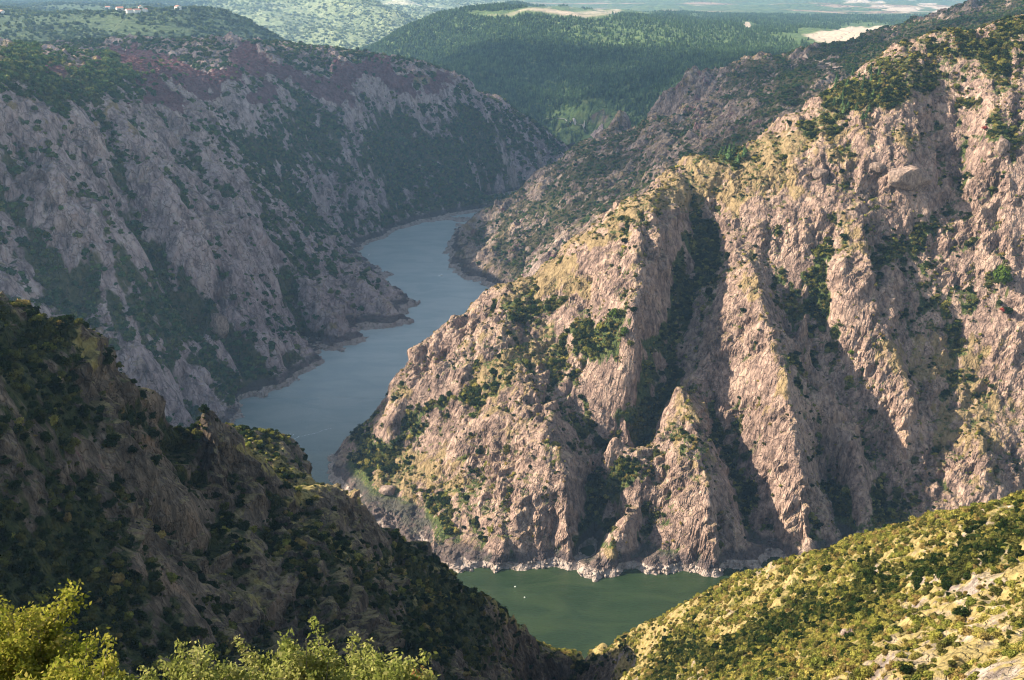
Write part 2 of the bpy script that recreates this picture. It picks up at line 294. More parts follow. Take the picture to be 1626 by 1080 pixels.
def cov_spur(px,py,X,Y,Z):
    n=fbm(X/40,Y/40,66,4); m=fbm(X/9,Y/9,79,3)
    veg=.30+blob(px,py,[(60,600,90,90,.6),(60,900,120,160,.7),(230,960,110,80,.6),(700,980,120,70,.9),(680,890,90,14,.9,25),(230,640,40,60,.6,-25),(380,880,70,40,.5),(160,780,60,70,.2),(100,500,110,16,.9,12)])
    veg-=blob(px,py,[(190,620,50,110,.8,-15),(170,760,70,60,.6),(300,780,60,60,.5),(330,930,110,60,.7),(440,900,60,90,.5),(560,800,60,40,.4),(600,970,60,60,.6),(400,730,60,25,.6),(820,1010,50,30,.4)])
    dry=.15+blob(px,py,[(560,870,70,16,.9,15),(700,930,80,20,.9,20),(430,735,120,18,.8,5),(480,790,60,40,.6),(150,545,50,20,.9),(820,980,60,30,.6,35)])
    return np.clip(1.1-1.2*np.clip(veg+n*.4,0,1)-.4*np.clip(dry,0,1),0,1),veg+n*.5+m*.2,dry+m*.4,.05+n*.4
def band(px,py): return blob(px,py,[(1060,1065,120,30,1,-22),(1200,1010,140,30,1,-22),(1370,950,160,36,1.1,-22),(1560,870,150,42,1.1,-22)])  # belt of darker scrub, its colour standing in for the viewpoint hill's shadow
def cov_slope(px,py,X,Y,Z):
    n=fbm(X/40,Y/40,76,4); m=fbm(X/9,Y/9,89,3)
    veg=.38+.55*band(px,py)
    veg-=blob(px,py,[(1600,940,50,80,.8),(1520,1030,110,50,.7),(1430,940,60,20,.6,-25),(1580,960,80,60,.5),(1390,915,60,8,.6,-25),(1250,930,60,10,.6,-22),(1480,870,60,10,.8,-30)])
    dry=.62+blob(px,py,[(1050,1000,160,40,.7,-25),(1250,930,180,25,.6,-22),(1400,880,120,20,.5,-20)])
    return np.clip(1.0-1.0*np.clip(veg+n*.3,0,1)-.5*np.clip(dry,0,1),0,1),veg+n*.5+m*.2,dry+n*.3+m*.3,.0*n
COVER=dict(main=cov_main,left=cov_left,mid=cov_mid,forest=cov_forest,back=cov_back,far=cov_far,plain=cov_plain,spur=cov_spur,slope=cov_slope)
# ---------------------------------------------------------------- materials
def N(nt,t,**k):
    n=nt.nodes.new(t)
    for a,b in k.items():
        if a=='inp':
            for i,v in b.items(): n.inputs[i].default_value=v
        else: setattr(n,a,b)
    return n
def mathn(nt,op,a,b=None,c=None,clamp=False):
    n=N(nt,'ShaderNodeMath',operation=op,use_clamp=clamp)
    for i,v in enumerate((a,b,c)):
        if v is None: continue
        if isinstance(v,(int,float)): n.inputs[i].default_value=v
        else: nt.links.new(v,n.inputs[i])
    return n.outputs[0]
def mixc(nt,f,a,b):
    n=N(nt,'ShaderNodeMix',data_type='RGBA')
    for s,v in ((0,f),(6,a),(7,b)):
        if isinstance(v,(int,float)): n.inputs[s].default_value=v
        elif isinstance(v,tuple): n.inputs[s].default_value=(*v,1)
        else: nt.links.new(v,n.inputs[s])
    return n.outputs[2]
def noise(nt,vec,scale,detail=6,rough=.6,dist=0,dim=None):
    n=N(nt,'ShaderNodeTexNoise',inp={'Scale':scale,'Detail':detail,'Roughness':rough,'Distortion':dist}); nt.links.new(vec,n.inputs['Vector']); return n.outputs[0]
def ramp(nt,f,stops):
    n=N(nt,'ShaderNodeValToRGB'); e=n.color_ramp.elements
    while len(e)<len(stops): e.new(.5)
    for x,(p,c) in zip(e,stops): x.position=p; x.color=(*c,1)
    nt.links.new(f,n.inputs[0]); return n.outputs[0]
def ss(nt,a,b,x):
    n=N(nt,'ShaderNodeMapRange',interpolation_type='SMOOTHSTEP',inp={1:a,2:b}); nt.links.new(x,n.inputs[0]); return n.outputs[0]
def terrain_mat(name,s,rock=((.075,.052,.045),(.25,.172,.140),(.41,.298,.235)),green=((.028,.045,.014),(.085,.105,.028)),dry=((.16,.115,.058),(.28,.205,.11)),heath=((.10,.055,.06),(.18,.095,.10)),bump=1.0,ledge=.78,fields=False):
    """s = size in metres of the smallest detail worth showing"""
    m=bpy.data.materials.new(name); m.use_nodes=True; nt=m.node_tree; b=nt.nodes['Principled BSDF']
    b.inputs['Roughness'].default_value=.93; b.inputs['Specular IOR Level'].default_value=.15
    geo=N(nt,'ShaderNodeNewGeometry'); pos=geo.outputs['Position']
    at=N(nt,'ShaderNodeAttribute',attribute_name='cover'); sep=N(nt,'ShaderNodeSeparateColor'); nt.links.new(at.outputs['Color'],sep.inputs[0])
    V,D,E=sep.outputs
    mp=N(nt,'ShaderNodeMapping',inp={'Scale':(1,1,.45),'Rotation':(0,.25,.3)}); nt.links.new(pos,mp.inputs[0]); sp=mp.outputs[0]
    n1=noise(nt,sp,1/(28*s),8,.68,.6); n2=noise(nt,sp,1/(5*s),6,.7,.3); n3=noise(nt,pos,1/(2.2*s),4,.65); n4=noise(nt,pos,1/(90*s),4,.6)
    rk=mathn(nt,'MULTIPLY_ADD',n2,.55,mathn(nt,'MULTIPLY',n1,.5))
    rc=ramp(nt,rk,[(.42,rock[0]),(.52,rock[1]),(.62,rock[2])])
    rust=ss(nt,.56,.68,n1); rc=mixc(nt,mathn(nt,'MULTIPLY',rust,.35),rc,(.30,.17,.10))
    lich=ss(nt,.58,.66,n3); rc=mixc(nt,mathn(nt,'MULTIPLY',lich,.45),rc,tuple(v*.55 for v in rock[1]))
    # bleached band left by the falling water level
    sx=N(nt,'ShaderNodeSeparateXYZ'); nt.links.new(pos,sx.inputs[0]); z=mathn(nt,'MULTIPLY_ADD',n1,5.0,mathn(nt,'MULTIPLY_ADD',n4,4.0,mathn(nt,'SUBTRACT',sx.outputs[2],4.0)))
    pale=ss(nt,5.2,4.4,z); line=mathn(nt,'MULTIPLY',ss(nt,4.2,5.2,z),ss(nt,12,9,z))
    vc=N(nt,'ShaderNodeTexVoronoi',feature='DISTANCE_TO_EDGE',inp={'Scale':1/(9*s)}); wv_=N(nt,'ShaderNodeVectorMath',operation='MULTIPLY_ADD',inp={1:(9*s,9*s,9*s)}); nc_=N(nt,'ShaderNodeTexNoise',inp={'Scale':1/(5*s),'Detail':3}); nt.links.new(pos,nc_.inputs[0]); nt.links.new(nc_.outputs['Color'],wv_.inputs[0]); nt.links.new(sp,wv_.inputs[2]); nt.links.new(wv_.outputs[0],vc.inputs['Vector'])
    rc=mixc(nt,mathn(nt,'MULTIPLY',ss(nt,.055,.0,vc.outputs['Distance']),.65),rc,tuple(v*.6 for v in rock[0]))
    gcol=mixc(nt,ss(nt,.35,.65,n3),green[0],green[1]); gcol=mixc(nt,mathn(nt,'MULTIPLY',ss(nt,.5,.66,n2),.6),gcol,tuple(.5*(a+b_) for a,b_ in zip(green[1],dry[0])))
    dcol=mixc(nt,ss(nt,.35,.65,n2),dry[0],dry[1])
    hcol=mixc(nt,ss(nt,.4,.6,n2),heath[0],heath[1])
    sn=N(nt,'ShaderNodeSeparateXYZ'); nt.links.new(geo.outputs['Normal'],sn.inputs[0]); nz=sn.outputs[2]
    led=ss(nt,ledge-.10,ledge+.08,mathn(nt,'MULTIPLY_ADD',n2,.35,mathn(nt,'SUBTRACT',nz,.175)))
    fd=mathn(nt,'MAXIMUM',ss(nt,.42,.62,mathn(nt,'MULTIPLY_ADD',n3,.5,mathn(nt,'SUBTRACT',D,.25))),mathn(nt,'MULTIPLY',led,.5))
    fv=ss(nt,.40,.58,mathn(nt,'MULTIPLY_ADD',n2,.6,mathn(nt,'SUBTRACT',V,.3)))
    fv=mathn(nt,'MAXIMUM',fv,mathn(nt,'MULTIPLY',led,ss(nt,.05,.3,V)))
    fe=ss(nt,.40,.60,mathn(nt,'MULTIPLY_ADD',n2,.3,mathn(nt,'SUBTRACT',E,.15)))
    c=mixc(nt,fd,rc,dcol); c=mixc(nt,fe,c,hcol); c=mixc(nt,fv,c,gcol)
    if fields: c=mixc(nt,ss(nt,.7,1.1,D),c,(.42,.34,.26))
    c=mixc(nt,mathn(nt,'MULTIPLY',line,.75),c,(.06,.05,.055)); c=mixc(nt,mathn(nt,'MULTIPLY',pale,mathn(nt,'MULTIPLY_ADD',ss(nt,.40,.52,n2),.5,.45)),c,mixc(nt,n2,(.22,.175,.155),(.48,.40,.35)))
    nt.links.new(c,b.inputs['Base Color'])
    hb=mathn(nt,'ADD',mathn(nt,'MULTIPLY',n1,6*s),mathn(nt,'ADD',mathn(nt,'MULTIPLY',n2,2.6*s),mathn(nt,'MULTIPLY',n3,1.1*s)))
    vo=N(nt,'ShaderNodeTexVoronoi',feature='DISTANCE_TO_EDGE',inp={'Scale':1/(7*s),'Randomness':1}); dv=N(nt,'ShaderNodeVectorMath',operation='ADD'); nt.links.new(sp,dv.inputs[0]); nn_=N(nt,'ShaderNodeTexNoise',inp={'Scale':1/(6*s),'Detail':4}); nt.links.new(pos,nn_.inputs[0]); sv=N(nt,'ShaderNodeVectorMath',operation='SCALE',inp={'Scale':7*s}); nt.links.new(nn_.outputs['Color'],sv.inputs[0]); nt.links.new(sv.outputs[0],dv.inputs[1]); nt.links.new(dv.outputs[0],vo.inputs['Vector'])
    hb=mathn(nt,'ADD',hb,mathn(nt,'MULTIPLY',ss(nt,0,.09,vo.outputs['Distance']),1.1*s))
    bp=N(nt,'ShaderNodeBump',inp={'Strength':bump,'Distance':1.0}); nt.links.new(hb,bp.inputs['Height']); nt.links.new(bp.outputs[0],b.inputs['Normal'])
    return m
MT={
 'spur':terrain_mat('shaded_spur_ground',.45,rock=((.04,.03,.024),(.10,.076,.058),(.21,.16,.12)),green=((.014,.022,.007),(.04,.05,.014)),dry=((.16,.13,.05),(.30,.24,.09))),  # rock and green darkened, putting part of the spur's shade into the colour
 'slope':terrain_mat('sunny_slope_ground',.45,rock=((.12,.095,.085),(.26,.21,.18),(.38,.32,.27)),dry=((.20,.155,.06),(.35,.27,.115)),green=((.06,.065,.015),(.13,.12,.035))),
 'main':terrain_mat('cliff_rock',.8),
 'left':terrain_mat('left_canyon_rock',1.5,rock=((.12,.086,.088),(.30,.228,.222),(.44,.355,.335)),green=((.04,.05,.025),(.085,.085,.04))),
 'mid':terrain_mat('middle_canyon_rock',1.7,rock=((.10,.074,.066),(.25,.185,.16),(.38,.305,.26)),green=((.045,.042,.025),(.09,.08,.04))),
 'forest':terrain_mat('forest_floor',6,green=((.04,.07,.026),(.09,.135,.045)),dry=((.22,.2,.08),(.36,.32,.14)),bump=.6,fields=True),
 'back':terrain_mat('back_hill_ground',6,bump=.7,green=((.04,.065,.028),(.07,.10,.04)),dry=((.12,.13,.06),(.25,.23,.12))),
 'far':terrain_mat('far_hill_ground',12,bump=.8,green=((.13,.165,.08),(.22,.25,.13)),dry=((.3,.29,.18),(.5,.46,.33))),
 'plain':terrain_mat('far_plain_ground',20,bump=.5,green=((.04,.07,.03),(.09,.13,.05)),fields=True),
}
# ---------------------------------------------------------------- terrain grids
def cr(a,k):
    """Catmull-Rom refine axis 0 by k"""
    n=a.shape[0]; t=np.arange((n-1)*k+1)/k; i=np.minimum(t.astype(int),n-2); f=(t-i)[:,None].astype(np.float32)
    g=lambda m:a[np.clip(i+m,0,n-1)]
    p0,p1,p2,p3=g(-1),g(0),g(1),g(2)
    return .5*(2*p1+(p2-p0)*f+(2*p0-5*p1+4*p2-p3)*f*f+(3*p1-p0-3*p2+p3)*f*f*f)
def refine(a,k): return cr(cr(a.astype(np.float32),k).T.copy(),k).T
def blob(px,py,L):
    """soft cover patches seen round these pixels: (x,y,rx,ry,strength[,angle])"""
    t=np.zeros(px.shape,np.float32)
    for b in L:
        x,y,rx,ry,s=b[:5]; a=R(b[5]) if len(b)>5 else 0
        dx=px-x;dy=py-y; u=(dx*math.cos(a)+dy*math.sin(a))/rx; v=(-dx*math.sin(a)+dy*math.cos(a))/ry
        t+=s*np.exp(-(u*u+v*v)**1.5)
    return t
def mesh_from_grid(name,X,Y,Z,keep,attrs,mat,shade=True):
    ny,nx=X.shape
    fk=keep[:-1,:-1]&keep[1:,:-1]&keep[:-1,1:]&keep[1:,1:]
    idx=np.arange(nx*ny).reshape(ny,nx)
    q=np.stack([idx[:-1,:-1][fk],idx[:-1,1:][fk],idx[1:,1:][fk],idx[1:,:-1][fk]],1)
    used,inv=np.unique(q,return_inverse=True); q=inv.reshape(q.shape)
    co=np.stack([X.ravel()[used],Y.ravel()[used],Z.ravel()[used]],1).astype(np.float32)
    return mesh_raw(name,co,q,{k:v.ravel()[used] if v.ndim==2 else v.reshape(-1,v.shape[-1])[used] for k,v in attrs.items()},mat,shade)
def mesh_raw(name,co,q,attrs=None,mat=None,shade=False):
    me=bpy.data.meshes.new(name); n=q.shape[1]
    me.vertices.add(len(co)); me.vertices.foreach_set('co',np.ascontiguousarray(co,np.float32).ravel())
    me.loops.add(q.size); me.loops.foreach_set('vertex_index',q.astype(np.int32).ravel())
    me.polygons.add(len(q)); me.polygons.foreach_set('loop_start',(np.arange(len(q))*n).astype(np.int32)); 
    me.polygons.foreach_set('use_smooth',np.full(len(q),shade))
    me.update(calc_edges=True)
    for k,v in (attrs or {}).items():
        if v.ndim==1:
            a=me.attributes.new(k,'FLOAT','POINT'); a.data.foreach_set('value',v.astype(np.float32))
        else:
            a=me.attributes.new(k,'FLOAT_COLOR','POINT'); c=np.ones((len(v),4),np.float32); c[:,:v.shape[1]]=v; a.data.foreach_set('color',c.ravel())
    if mat: me.materials.append(mat)
    return me
def link(name,me,kind=None,label=None,cat=None,group=None,parent=None,loc=None):
    o=bpy.data.objects.new(name,me); sc.collection.objects.link(o)
    if kind: o['kind']=kind
    if label: o['label']=label
    if cat: o['category']=cat
    if group: o['group']=group
    if parent: o.parent=parent
    if loc is not None: o.location=loc
    return o
# name, region, x0,x1,y0,y1, fine step, coarse factor, downslope angle, facet octaves (cell, amp), 
GR={
 'spur': dict(b=(-330,150,-60,620),st=.55,k=7,ang=R(-60),oc=[(36,5)],fo=[(15,6),(6.5,3.4),(2.8,1.6),(1.5,.7)],uz=(-.4,.5),seed=11),
 'slope':dict(b=(-80,420,-60,620),st=.62,k=7,ang=R(110),oc=[(32,3.0)],fo=[(12,2.2),(5,1.4),(2.4,.7),(1.4,.35)],uz=(.2,.5),seed=31),
 'main': dict(b=(-190,820,640,1180),st=1.0,k=5,ang=R(-100),oc=[(56,8),(25,6)],fo=[(16,6.5),(6.5,2.7),(2.8,1.5)],uz=(0,.7),seed=51),
 'left': dict(b=(-1250,190,600,2480),st=2.2,k=6,ang=R(-38),oc=[(80,20),(36,13)],fo=[(20,9.5),(9,5),(5,2.4)],uz=(-.5,.5),seed=71),
 'mid':  dict(b=(-110,1500,1120,2560),st=2.6,k=6,ang=R(-120),oc=[(80,16),(36,11)],fo=[(18,8),(9,4.4),(5.5,2.2)],uz=(.3,.6),seed=91),
 'forest':dict(b=(-1900,3300,2250,6600),st=13,k=4,ang=R(-110),oc=[(160,14),(60,6)],seed=111),
 'far':  dict(b=(-4500,1300,4000,12500),st=28,k=3,ang=R(-80),oc=[(400,60),(160,30),(70,12)],seed=131),
 'back': dict(b=(-3600,200,2150,8800),st=14,k=4,ang=R(-90),oc=[(200,14),(80,8)],seed=151),
 'plain':dict(b=(-800,7500,4200,13500),st=40,k=3,ang=0,oc=[(500,24),(200,12)],seed=171),
}
USE=['spur','slope','foot','main','left','mid','forest','far','back','plain']
G={}
def build_grid(n):
    g=GR[n]; x0,x1,y0,y1=g['b']; k=g['k']; c=g['st']*k
    xs=np.arange(x0,x1+c,c); ys=np.arange(y0,y1+c,c); X,Y=np.meshgrid(xs,ys)
    L=S2.label(X,Y,USE)
    me=[USE.index(n)]
    if n=='spur': me.append(USE.index('foot'))
    own=L[me].min(0); oth=np.delete(L,me,0).min(0)
    Z=refine(S2(X,Y),k); W=refine(oth-own,k)
    fx=x0+np.arange(Z.shape[1])*g['st']; fy=y0+np.arange(Z.shape[0])*g['st']; X,Y=np.meshgrid(fx.astype(np.float32),fy.astype(np.float32))
    s=g['seed']; wx=X+fbm(X/90,Y/90,s,3)*18*(g['st']>.9)+fbm(X/14,Y/14,s+3,3)*2.5; wy=Y+fbm(X/90,Y/90,s+5,3)*18*(g['st']>.9)+fbm(X/14,Y/14,s+8,3)*2.5
    px,py=proj(np.stack([X,Y,Z],-1))
    sc_=55 if n in('left','mid','main','spur','slope') else 12; wpx=px+fbm(px/70,py/70,s+11,4)*sc_; wpy=py+fbm(px/70,py/70,s+15,4)*sc_*.8; px,py=wpx,wpy
    rock=np.clip(COVER[n](px,py,X,Y,Z)[0],0,1) if n in COVER else np.ones_like(Z)
    taper=smooth(0,25*max(g['st'],.85),W)*smooth(70,150,Y)
    shore=smooth(-4,26,Z)*.8+.2
    D=0
    for i,(cell,amp) in enumerate(g['oc']):
        st=(1.9,2.2,1.3,1.2,1.1)[i]
        D=D+amp*facet(wx,wy,cell,s+20+i*7,g['ang']+.5*math.sin(i*2.1+1),st,1.15,.6)*(0.4+.6*rock if i else 1)*(.15+.85*rock if n=='left' else 1)
    Z1=Z+D*taper*shore
    if g['st']<3:                                # ledges and risers
        q=perlin(X/70,Y/70,s+60)*.9
        for hs,am in ((26,.34),(8.5,.42)):
            t=Z1/hs+q+fbm(X/(hs*1.6),Y/(hs*1.6),s+61,3)*1.1; f=t-np.floor(t)
            Z1=Z1+hs*am*(smooth(.12,.88,f)-f)*taper*shore*(.3+.7*rock)
    if g['st']<3: Z1+=fbm(X/3.1,Y/3.1,s+90,3)*.5*g['st']*taper
    Ds=0
    if 'fo' in g:
        uz=g['uz']; U=X+uz[0]*Z1+fbm(X/9,Z1/9,s+70,3)*1.6; Vv=Y+uz[1]*Z1+fbm(Y/9+40,Z1/9,s+73,3)*1.6
        for i,(cell,amp) in enumerate(g['fo']):
            Ds=Ds+amp*(facet(U,Vv,cell,s+200+i*9,g['ang']+(.15,-.5,.9,.3)[i],(3.3,1.7,1.3,1.2)[i],1.35,.7)+.1)*(.3+.7*rock)
        Ds=Ds*taper*(.65+.35*shore)*(.25+1.2*smooth(-.4,.5,fbm(X/45,(Y+Z1)/45,s+240,3)))
    G[n]=dict(Ds=Ds,X=X,Y=Y,Z=Z1,Z0=Z,W=W,px=px,py=py,rock=rock,st=g['st'])
    return G[n]
# ---------------------------------------------------------------- build the ground
INFO={
 'spur':('hillside','dark shaded rocky spur with sunlit rim dropping from the left edge'),
 'slope':('hillside','sunny scrub covered slope in the bottom right corner above the green water'),
 'main':('mountain','big sunlit rocky mountain with deep gullies rising right of the river bend'),
 'left':('canyon_wall','shaded left canyon side with purple heather plateau above grey ribs'),
 'mid':('canyon_wall','shaded rocky ridge behind the sunlit mountain, running to the top right'),
 'forest':('forested_hill','long blue green forested mountain with a sunlit flat top'),
 'far':('hazy_hill','pale sunlit hazy mountainside beyond the river gap'),
 'back':('hill','dark wooded rounded hill behind the heather plateau'),
 'plain':('far_plain','hazy pale valley floor with sandy fields near the top edge'),
}
for n in USE:
    if n=='foot': continue
    g=build_grid(n); X,Y,Z=g['X'],g['Y'],g['Z']; st=g['st']
    bz=Z.copy()
    for ax in (0,1):
        cs=np.cumsum(np.pad(bz,[(8,7) if a_==ax else (0,0) for a_ in (0,1)],mode='edge'),axis=ax,dtype=np.float64); bz=((np.take(cs,range(15,cs.shape[ax]),ax)-np.take(cs,range(0,cs.shape[ax]-15),ax))/15).astype(np.float32); bz=np.pad(bz,[(0,Z.shape[a_]-bz.shape[a_]) for a_ in (0,1)],mode='edge')
    hollow=np.clip((bz-Z)/(3.2*st),-1,1)
    c=COVER[n](g['px'],g['py'],X,Y,Z)
    if st<3:
        n5=fbm(X/(6*st),Y/(6*st),301,3)
        gy0,gx0=np.gradient(bz,st); flat=smooth(.45,.8,1/np.sqrt(gx0**2+gy0**2+1))
        kv=.58 if n=='left' else .72
        c=(c[0],c[1]*kv+(hollow*.2+n5*.15 if n=='left' else 0)+(hollow-np.clip(g['Ds']/(4*st),-.5,.5))*.45+n5*.3+(flat-.5)*.12,c[2]*.75-hollow*.12+n5*.25+(flat-.5)*.35,c[3]*(.75 if n=='left' else 1)+n5*.35)
    att=np.stack([np.clip(c[1],0,1),np.clip(c[2],0,1.5),np.clip(c[3],0,1)],-1).astype(np.float32)
    g['hol']=hollow; g['veg'],g['dry'],g['hea']=c[1],c[2],c[3]
    lim=.62*np.maximum(Y,0)+120 if st>=1 else .62*np.maximum(Y,0)+90
    keep=(g['W']>-2.5*st)&(Z>-4)&(np.abs(X)<lim)
    # small sideways push along the slope normal so that blocks overhang a little
    gy,gx=np.gradient(Z,st); nl=np.sqrt(gx*gx+gy*gy+1)
    if st<3:
        gy1,gx1=np.gradient(bz,st); n2=np.sqrt(gx1*gx1+gy1*gy1+1); d=g['Ds']
        Xd=X-gx1/n2*d; Yd=Y-gy1/n2*d; Zd=Z+d/n2*.9
        hollow=hollow-np.clip(d/(2.2*st),-.6,.6)
    else: Xd,Yd,Zd=X,Y,Z
    g['nz']=1/nl; g['hol']=hollow; g['D3']=(Xd,Yd,Zd)
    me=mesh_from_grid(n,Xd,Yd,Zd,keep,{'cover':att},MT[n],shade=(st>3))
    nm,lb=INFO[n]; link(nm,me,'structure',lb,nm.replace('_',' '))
    print(n,len(me.vertices),time.time()-T0)
# far ground sheet out to the horizon
def sheet(name,x0,x1,y0,y1,z,mat,n=2):
    xs=np.linspace(x0,x1,n);ys=np.linspace(y0,y1,n);X,Y=np.meshgrid(xs,ys)
    return mesh_from_grid(name,X,Y,X*0+z,np.ones(X.shape,bool),{},mat)
# water
wm=bpy.data.materials.new('river_water'); wm.use_nodes=True; nt=wm.node_tree; b=nt.nodes['Principled BSDF']
b.inputs['Base Color'].default_value=(.02,.045,.03,1); b.inputs['Roughness'].default_value=.3; b.inputs['IOR'].default_value=1.33
geo=N(nt,'ShaderNodeNewGeometry'); mp=N(nt,'ShaderNodeMapping',inp={'Rotation':(0,0,.5),'Scale':(1,2.2,1)}); nt.links.new(geo.outputs['Position'],mp.inputs[0])
w1=noise(nt,mp.outputs[0],.35,5,.6,.4); w2=noise(nt,mp.outputs[0],.02,4,.55,.8)
bp=N(nt,'ShaderNodeBump',inp={'Strength':.8,'Distance':.7}); nt.links.new(mathn(nt,'MULTIPLY',w1,mathn(nt,'ADD',.4,w2)),bp.inputs['Height']); nt.links.new(bp.outputs[0],b.inputs['Normal'])
sy=N(nt,'ShaderNodeSeparateXYZ'); nt.links.new(geo.outputs['Position'],sy.inputs[0])
nt.links.new(mixc(nt,ss(nt,650,1150,sy.outputs[1]),mixc(nt,ss(nt,.35,.65,w2),(.013,.026,.010),(.022,.037,.014)),mixc(nt,ss(nt,.35,.65,w2),(.22,.27,.27),(.29,.325,.315))),b.inputs['Base Color'])  # upper reach paler: sky reflection painted into the base colour
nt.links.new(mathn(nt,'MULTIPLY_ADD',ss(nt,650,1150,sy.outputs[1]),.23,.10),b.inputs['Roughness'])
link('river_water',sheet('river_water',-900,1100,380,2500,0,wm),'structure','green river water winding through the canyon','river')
gm=MT['plain']; link('ground',sheet('ground',-26000,26000,-400,40000,-30,gm),'structure','hazy ground reaching the horizon','ground')
print('ground done',time.time()-T0)
# ---------------------------------------------------------------- vegetation
rng=np.random.default_rng(7)
def foliage_mat(name,cols,trans=.35,scale=.6):
    m=bpy.data.materials.new(name); m.use_nodes=True; nt=m.node_tree; nt.nodes.remove(nt.nodes['Principled BSDF']); out=nt.nodes['Material Output']
    oi=N(nt,'ShaderNodeObjectInfo'); geo=N(nt,'ShaderNodeNewGeometry')
    nz=noise(nt,geo.outputs['Position'],scale,3,.6)
    k=len(cols); c=ramp(nt,oi.outputs['Random'],[(i/(k-1),q) for i,q in enumerate(cols)])
    hsv=N(nt,'ShaderNodeHueSaturation'); nt.links.new(c,hsv.inputs['Color'])
    nt.links.new(mathn(nt,'MULTIPLY_ADD',ss(nt,.3,.7,nz),.9,.6),hsv.inputs['Value']); c=hsv.outputs[0]
    d=N(nt,'ShaderNodeBsdfDiffuse'); t=N(nt,'ShaderNodeBsdfTranslucent'); mx=N(nt,'ShaderNodeMixShader',inp={0:trans})
    nt.links.new(c,d.inputs[0]); nt.links.new(c,t.inputs[0]); nt.links.new(d.outputs[0],mx.inputs[1]); nt.links.new(t.outputs[0],mx.inputs[2]); nt.links.new(mx.outputs[0],out.inputs[0])
    return m
bark=bpy.data.materials.new('bark'); bark.use_nodes=True
_b=bark.node_tree.nodes['Principled BSDF']; _b.inputs['Roughness'].default_value=.9
_g=N(bark.node_tree,'ShaderNodeNewGeometry'); bark.node_tree.links.new(mixc(bark.node_tree,noise(bark.node_tree,_g.outputs['Position'],6,4),(.06,.045,.035),(.2,.17,.14)),_b.inputs['Base Color'])
import bmesh
def ico(sub):
    bm=bmesh.new(); bmesh.ops.create_icosphere(bm,subdivisions=sub,radius=1); v=np.array([x.co for x in bm.verts]); f=np.array([[x.index for x in p.verts] for p in bm.faces]); bm.free(); return v,f
ICO1=ico(1); ICO2=ico(2)
def crown_geo(n,seed,lobes=6,leaf=.15,height=.85,jit=.7,core=.72):
    """leaf clumps spread over several lobes of a 1 m radius crown standing on z=0, with a darker irregular heart"""
    r=np.random.default_rng(seed)
    L=[(0,0,.5*height,.62)]
    for k in range(lobes):
        a=k*6.283/lobes+r.uniform(-.5,.5); q=r.uniform(.3,.62); L.append((q*math.cos(a),q*math.sin(a),height*r.uniform(.25,.85),r.uniform(.3,.5)))
    L=np.array(L); w_=L[:,3]**2; pick=r.choice(len(L),n,p=w_/w_.sum())
    d=r.normal(size=(n,3)); d[:,2]=d[:,2]*.8+.25; d/=np.linalg.norm(d,axis=1)[:,None]
    rad=L[pick,3]*r.uniform(.72,1.12,n); c=L[pick,:3]+d*rad[:,None]*np.array([1,1,height]); c[:,2]=np.maximum(c[:,2],.02)
    nn=d+r.normal(size=(n,3))*jit; nn/=np.linalg.norm(nn,axis=1)[:,None]
    t=np.cross(nn,r.normal(size=(n,3))); t/=np.linalg.norm(t,axis=1)[:,None]; b=np.cross(nn,t)
    s=leaf*r.uniform(.55,1.35,n)[:,None]; s2=s*r.uniform(.5,1,n)[:,None]
    co=np.stack([c-t*s-b*s2*.3,c+b*s2-t*s*.1,c+t*s+b*s2*.2,c-b*s2+t*.2*s],1).reshape(-1,3)
    q=np.arange(4*n).reshape(-1,4)
    v,f=ICO1; cs=[];fs=[];o=4*n
    for l in L:
        vv=v*(l[3]*core*r.uniform(.75,1.1,len(v)))[:,None]*np.array([1,1,height])+l[:3]; cs.append(vv); fs.append(np.hstack([f,f[:,2:3]])+o); o+=len(v)
    return np.vstack([co]+cs),q,np.vstack(fs)
def mesh_mixed(name,co,quads,tris,mat,attrs=None):
    me=bpy.data.meshes.new(name); me.vertices.add(len(co)); me.vertices.foreach_set('co',np.ascontiguousarray(co,np.float32).ravel())
    li=[quads.ravel()] if len(quads) else []; ls=list(np.arange(len(quads))*4)
    if len(tris): li.append(tris[:,:3].ravel())
    st=np.concatenate([np.arange(len(quads))*4,len(quads)*4+np.arange(len(tris))*3]).astype(np.int32)
    li=np.concatenate(li).astype(np.int32); me.loops.add(len(li)); me.loops.foreach_set('vertex_index',li)
    me.polygons.add(len(st)); me.polygons.foreach_set('loop_start',st); me.update(calc_edges=True); me.materials.append(mat); return me
def crown_mesh(name,mat,n,seed,**k):
    co,q,t=crown_geo(n,seed,**k); return mesh_mixed(name,co,q,t,mat)
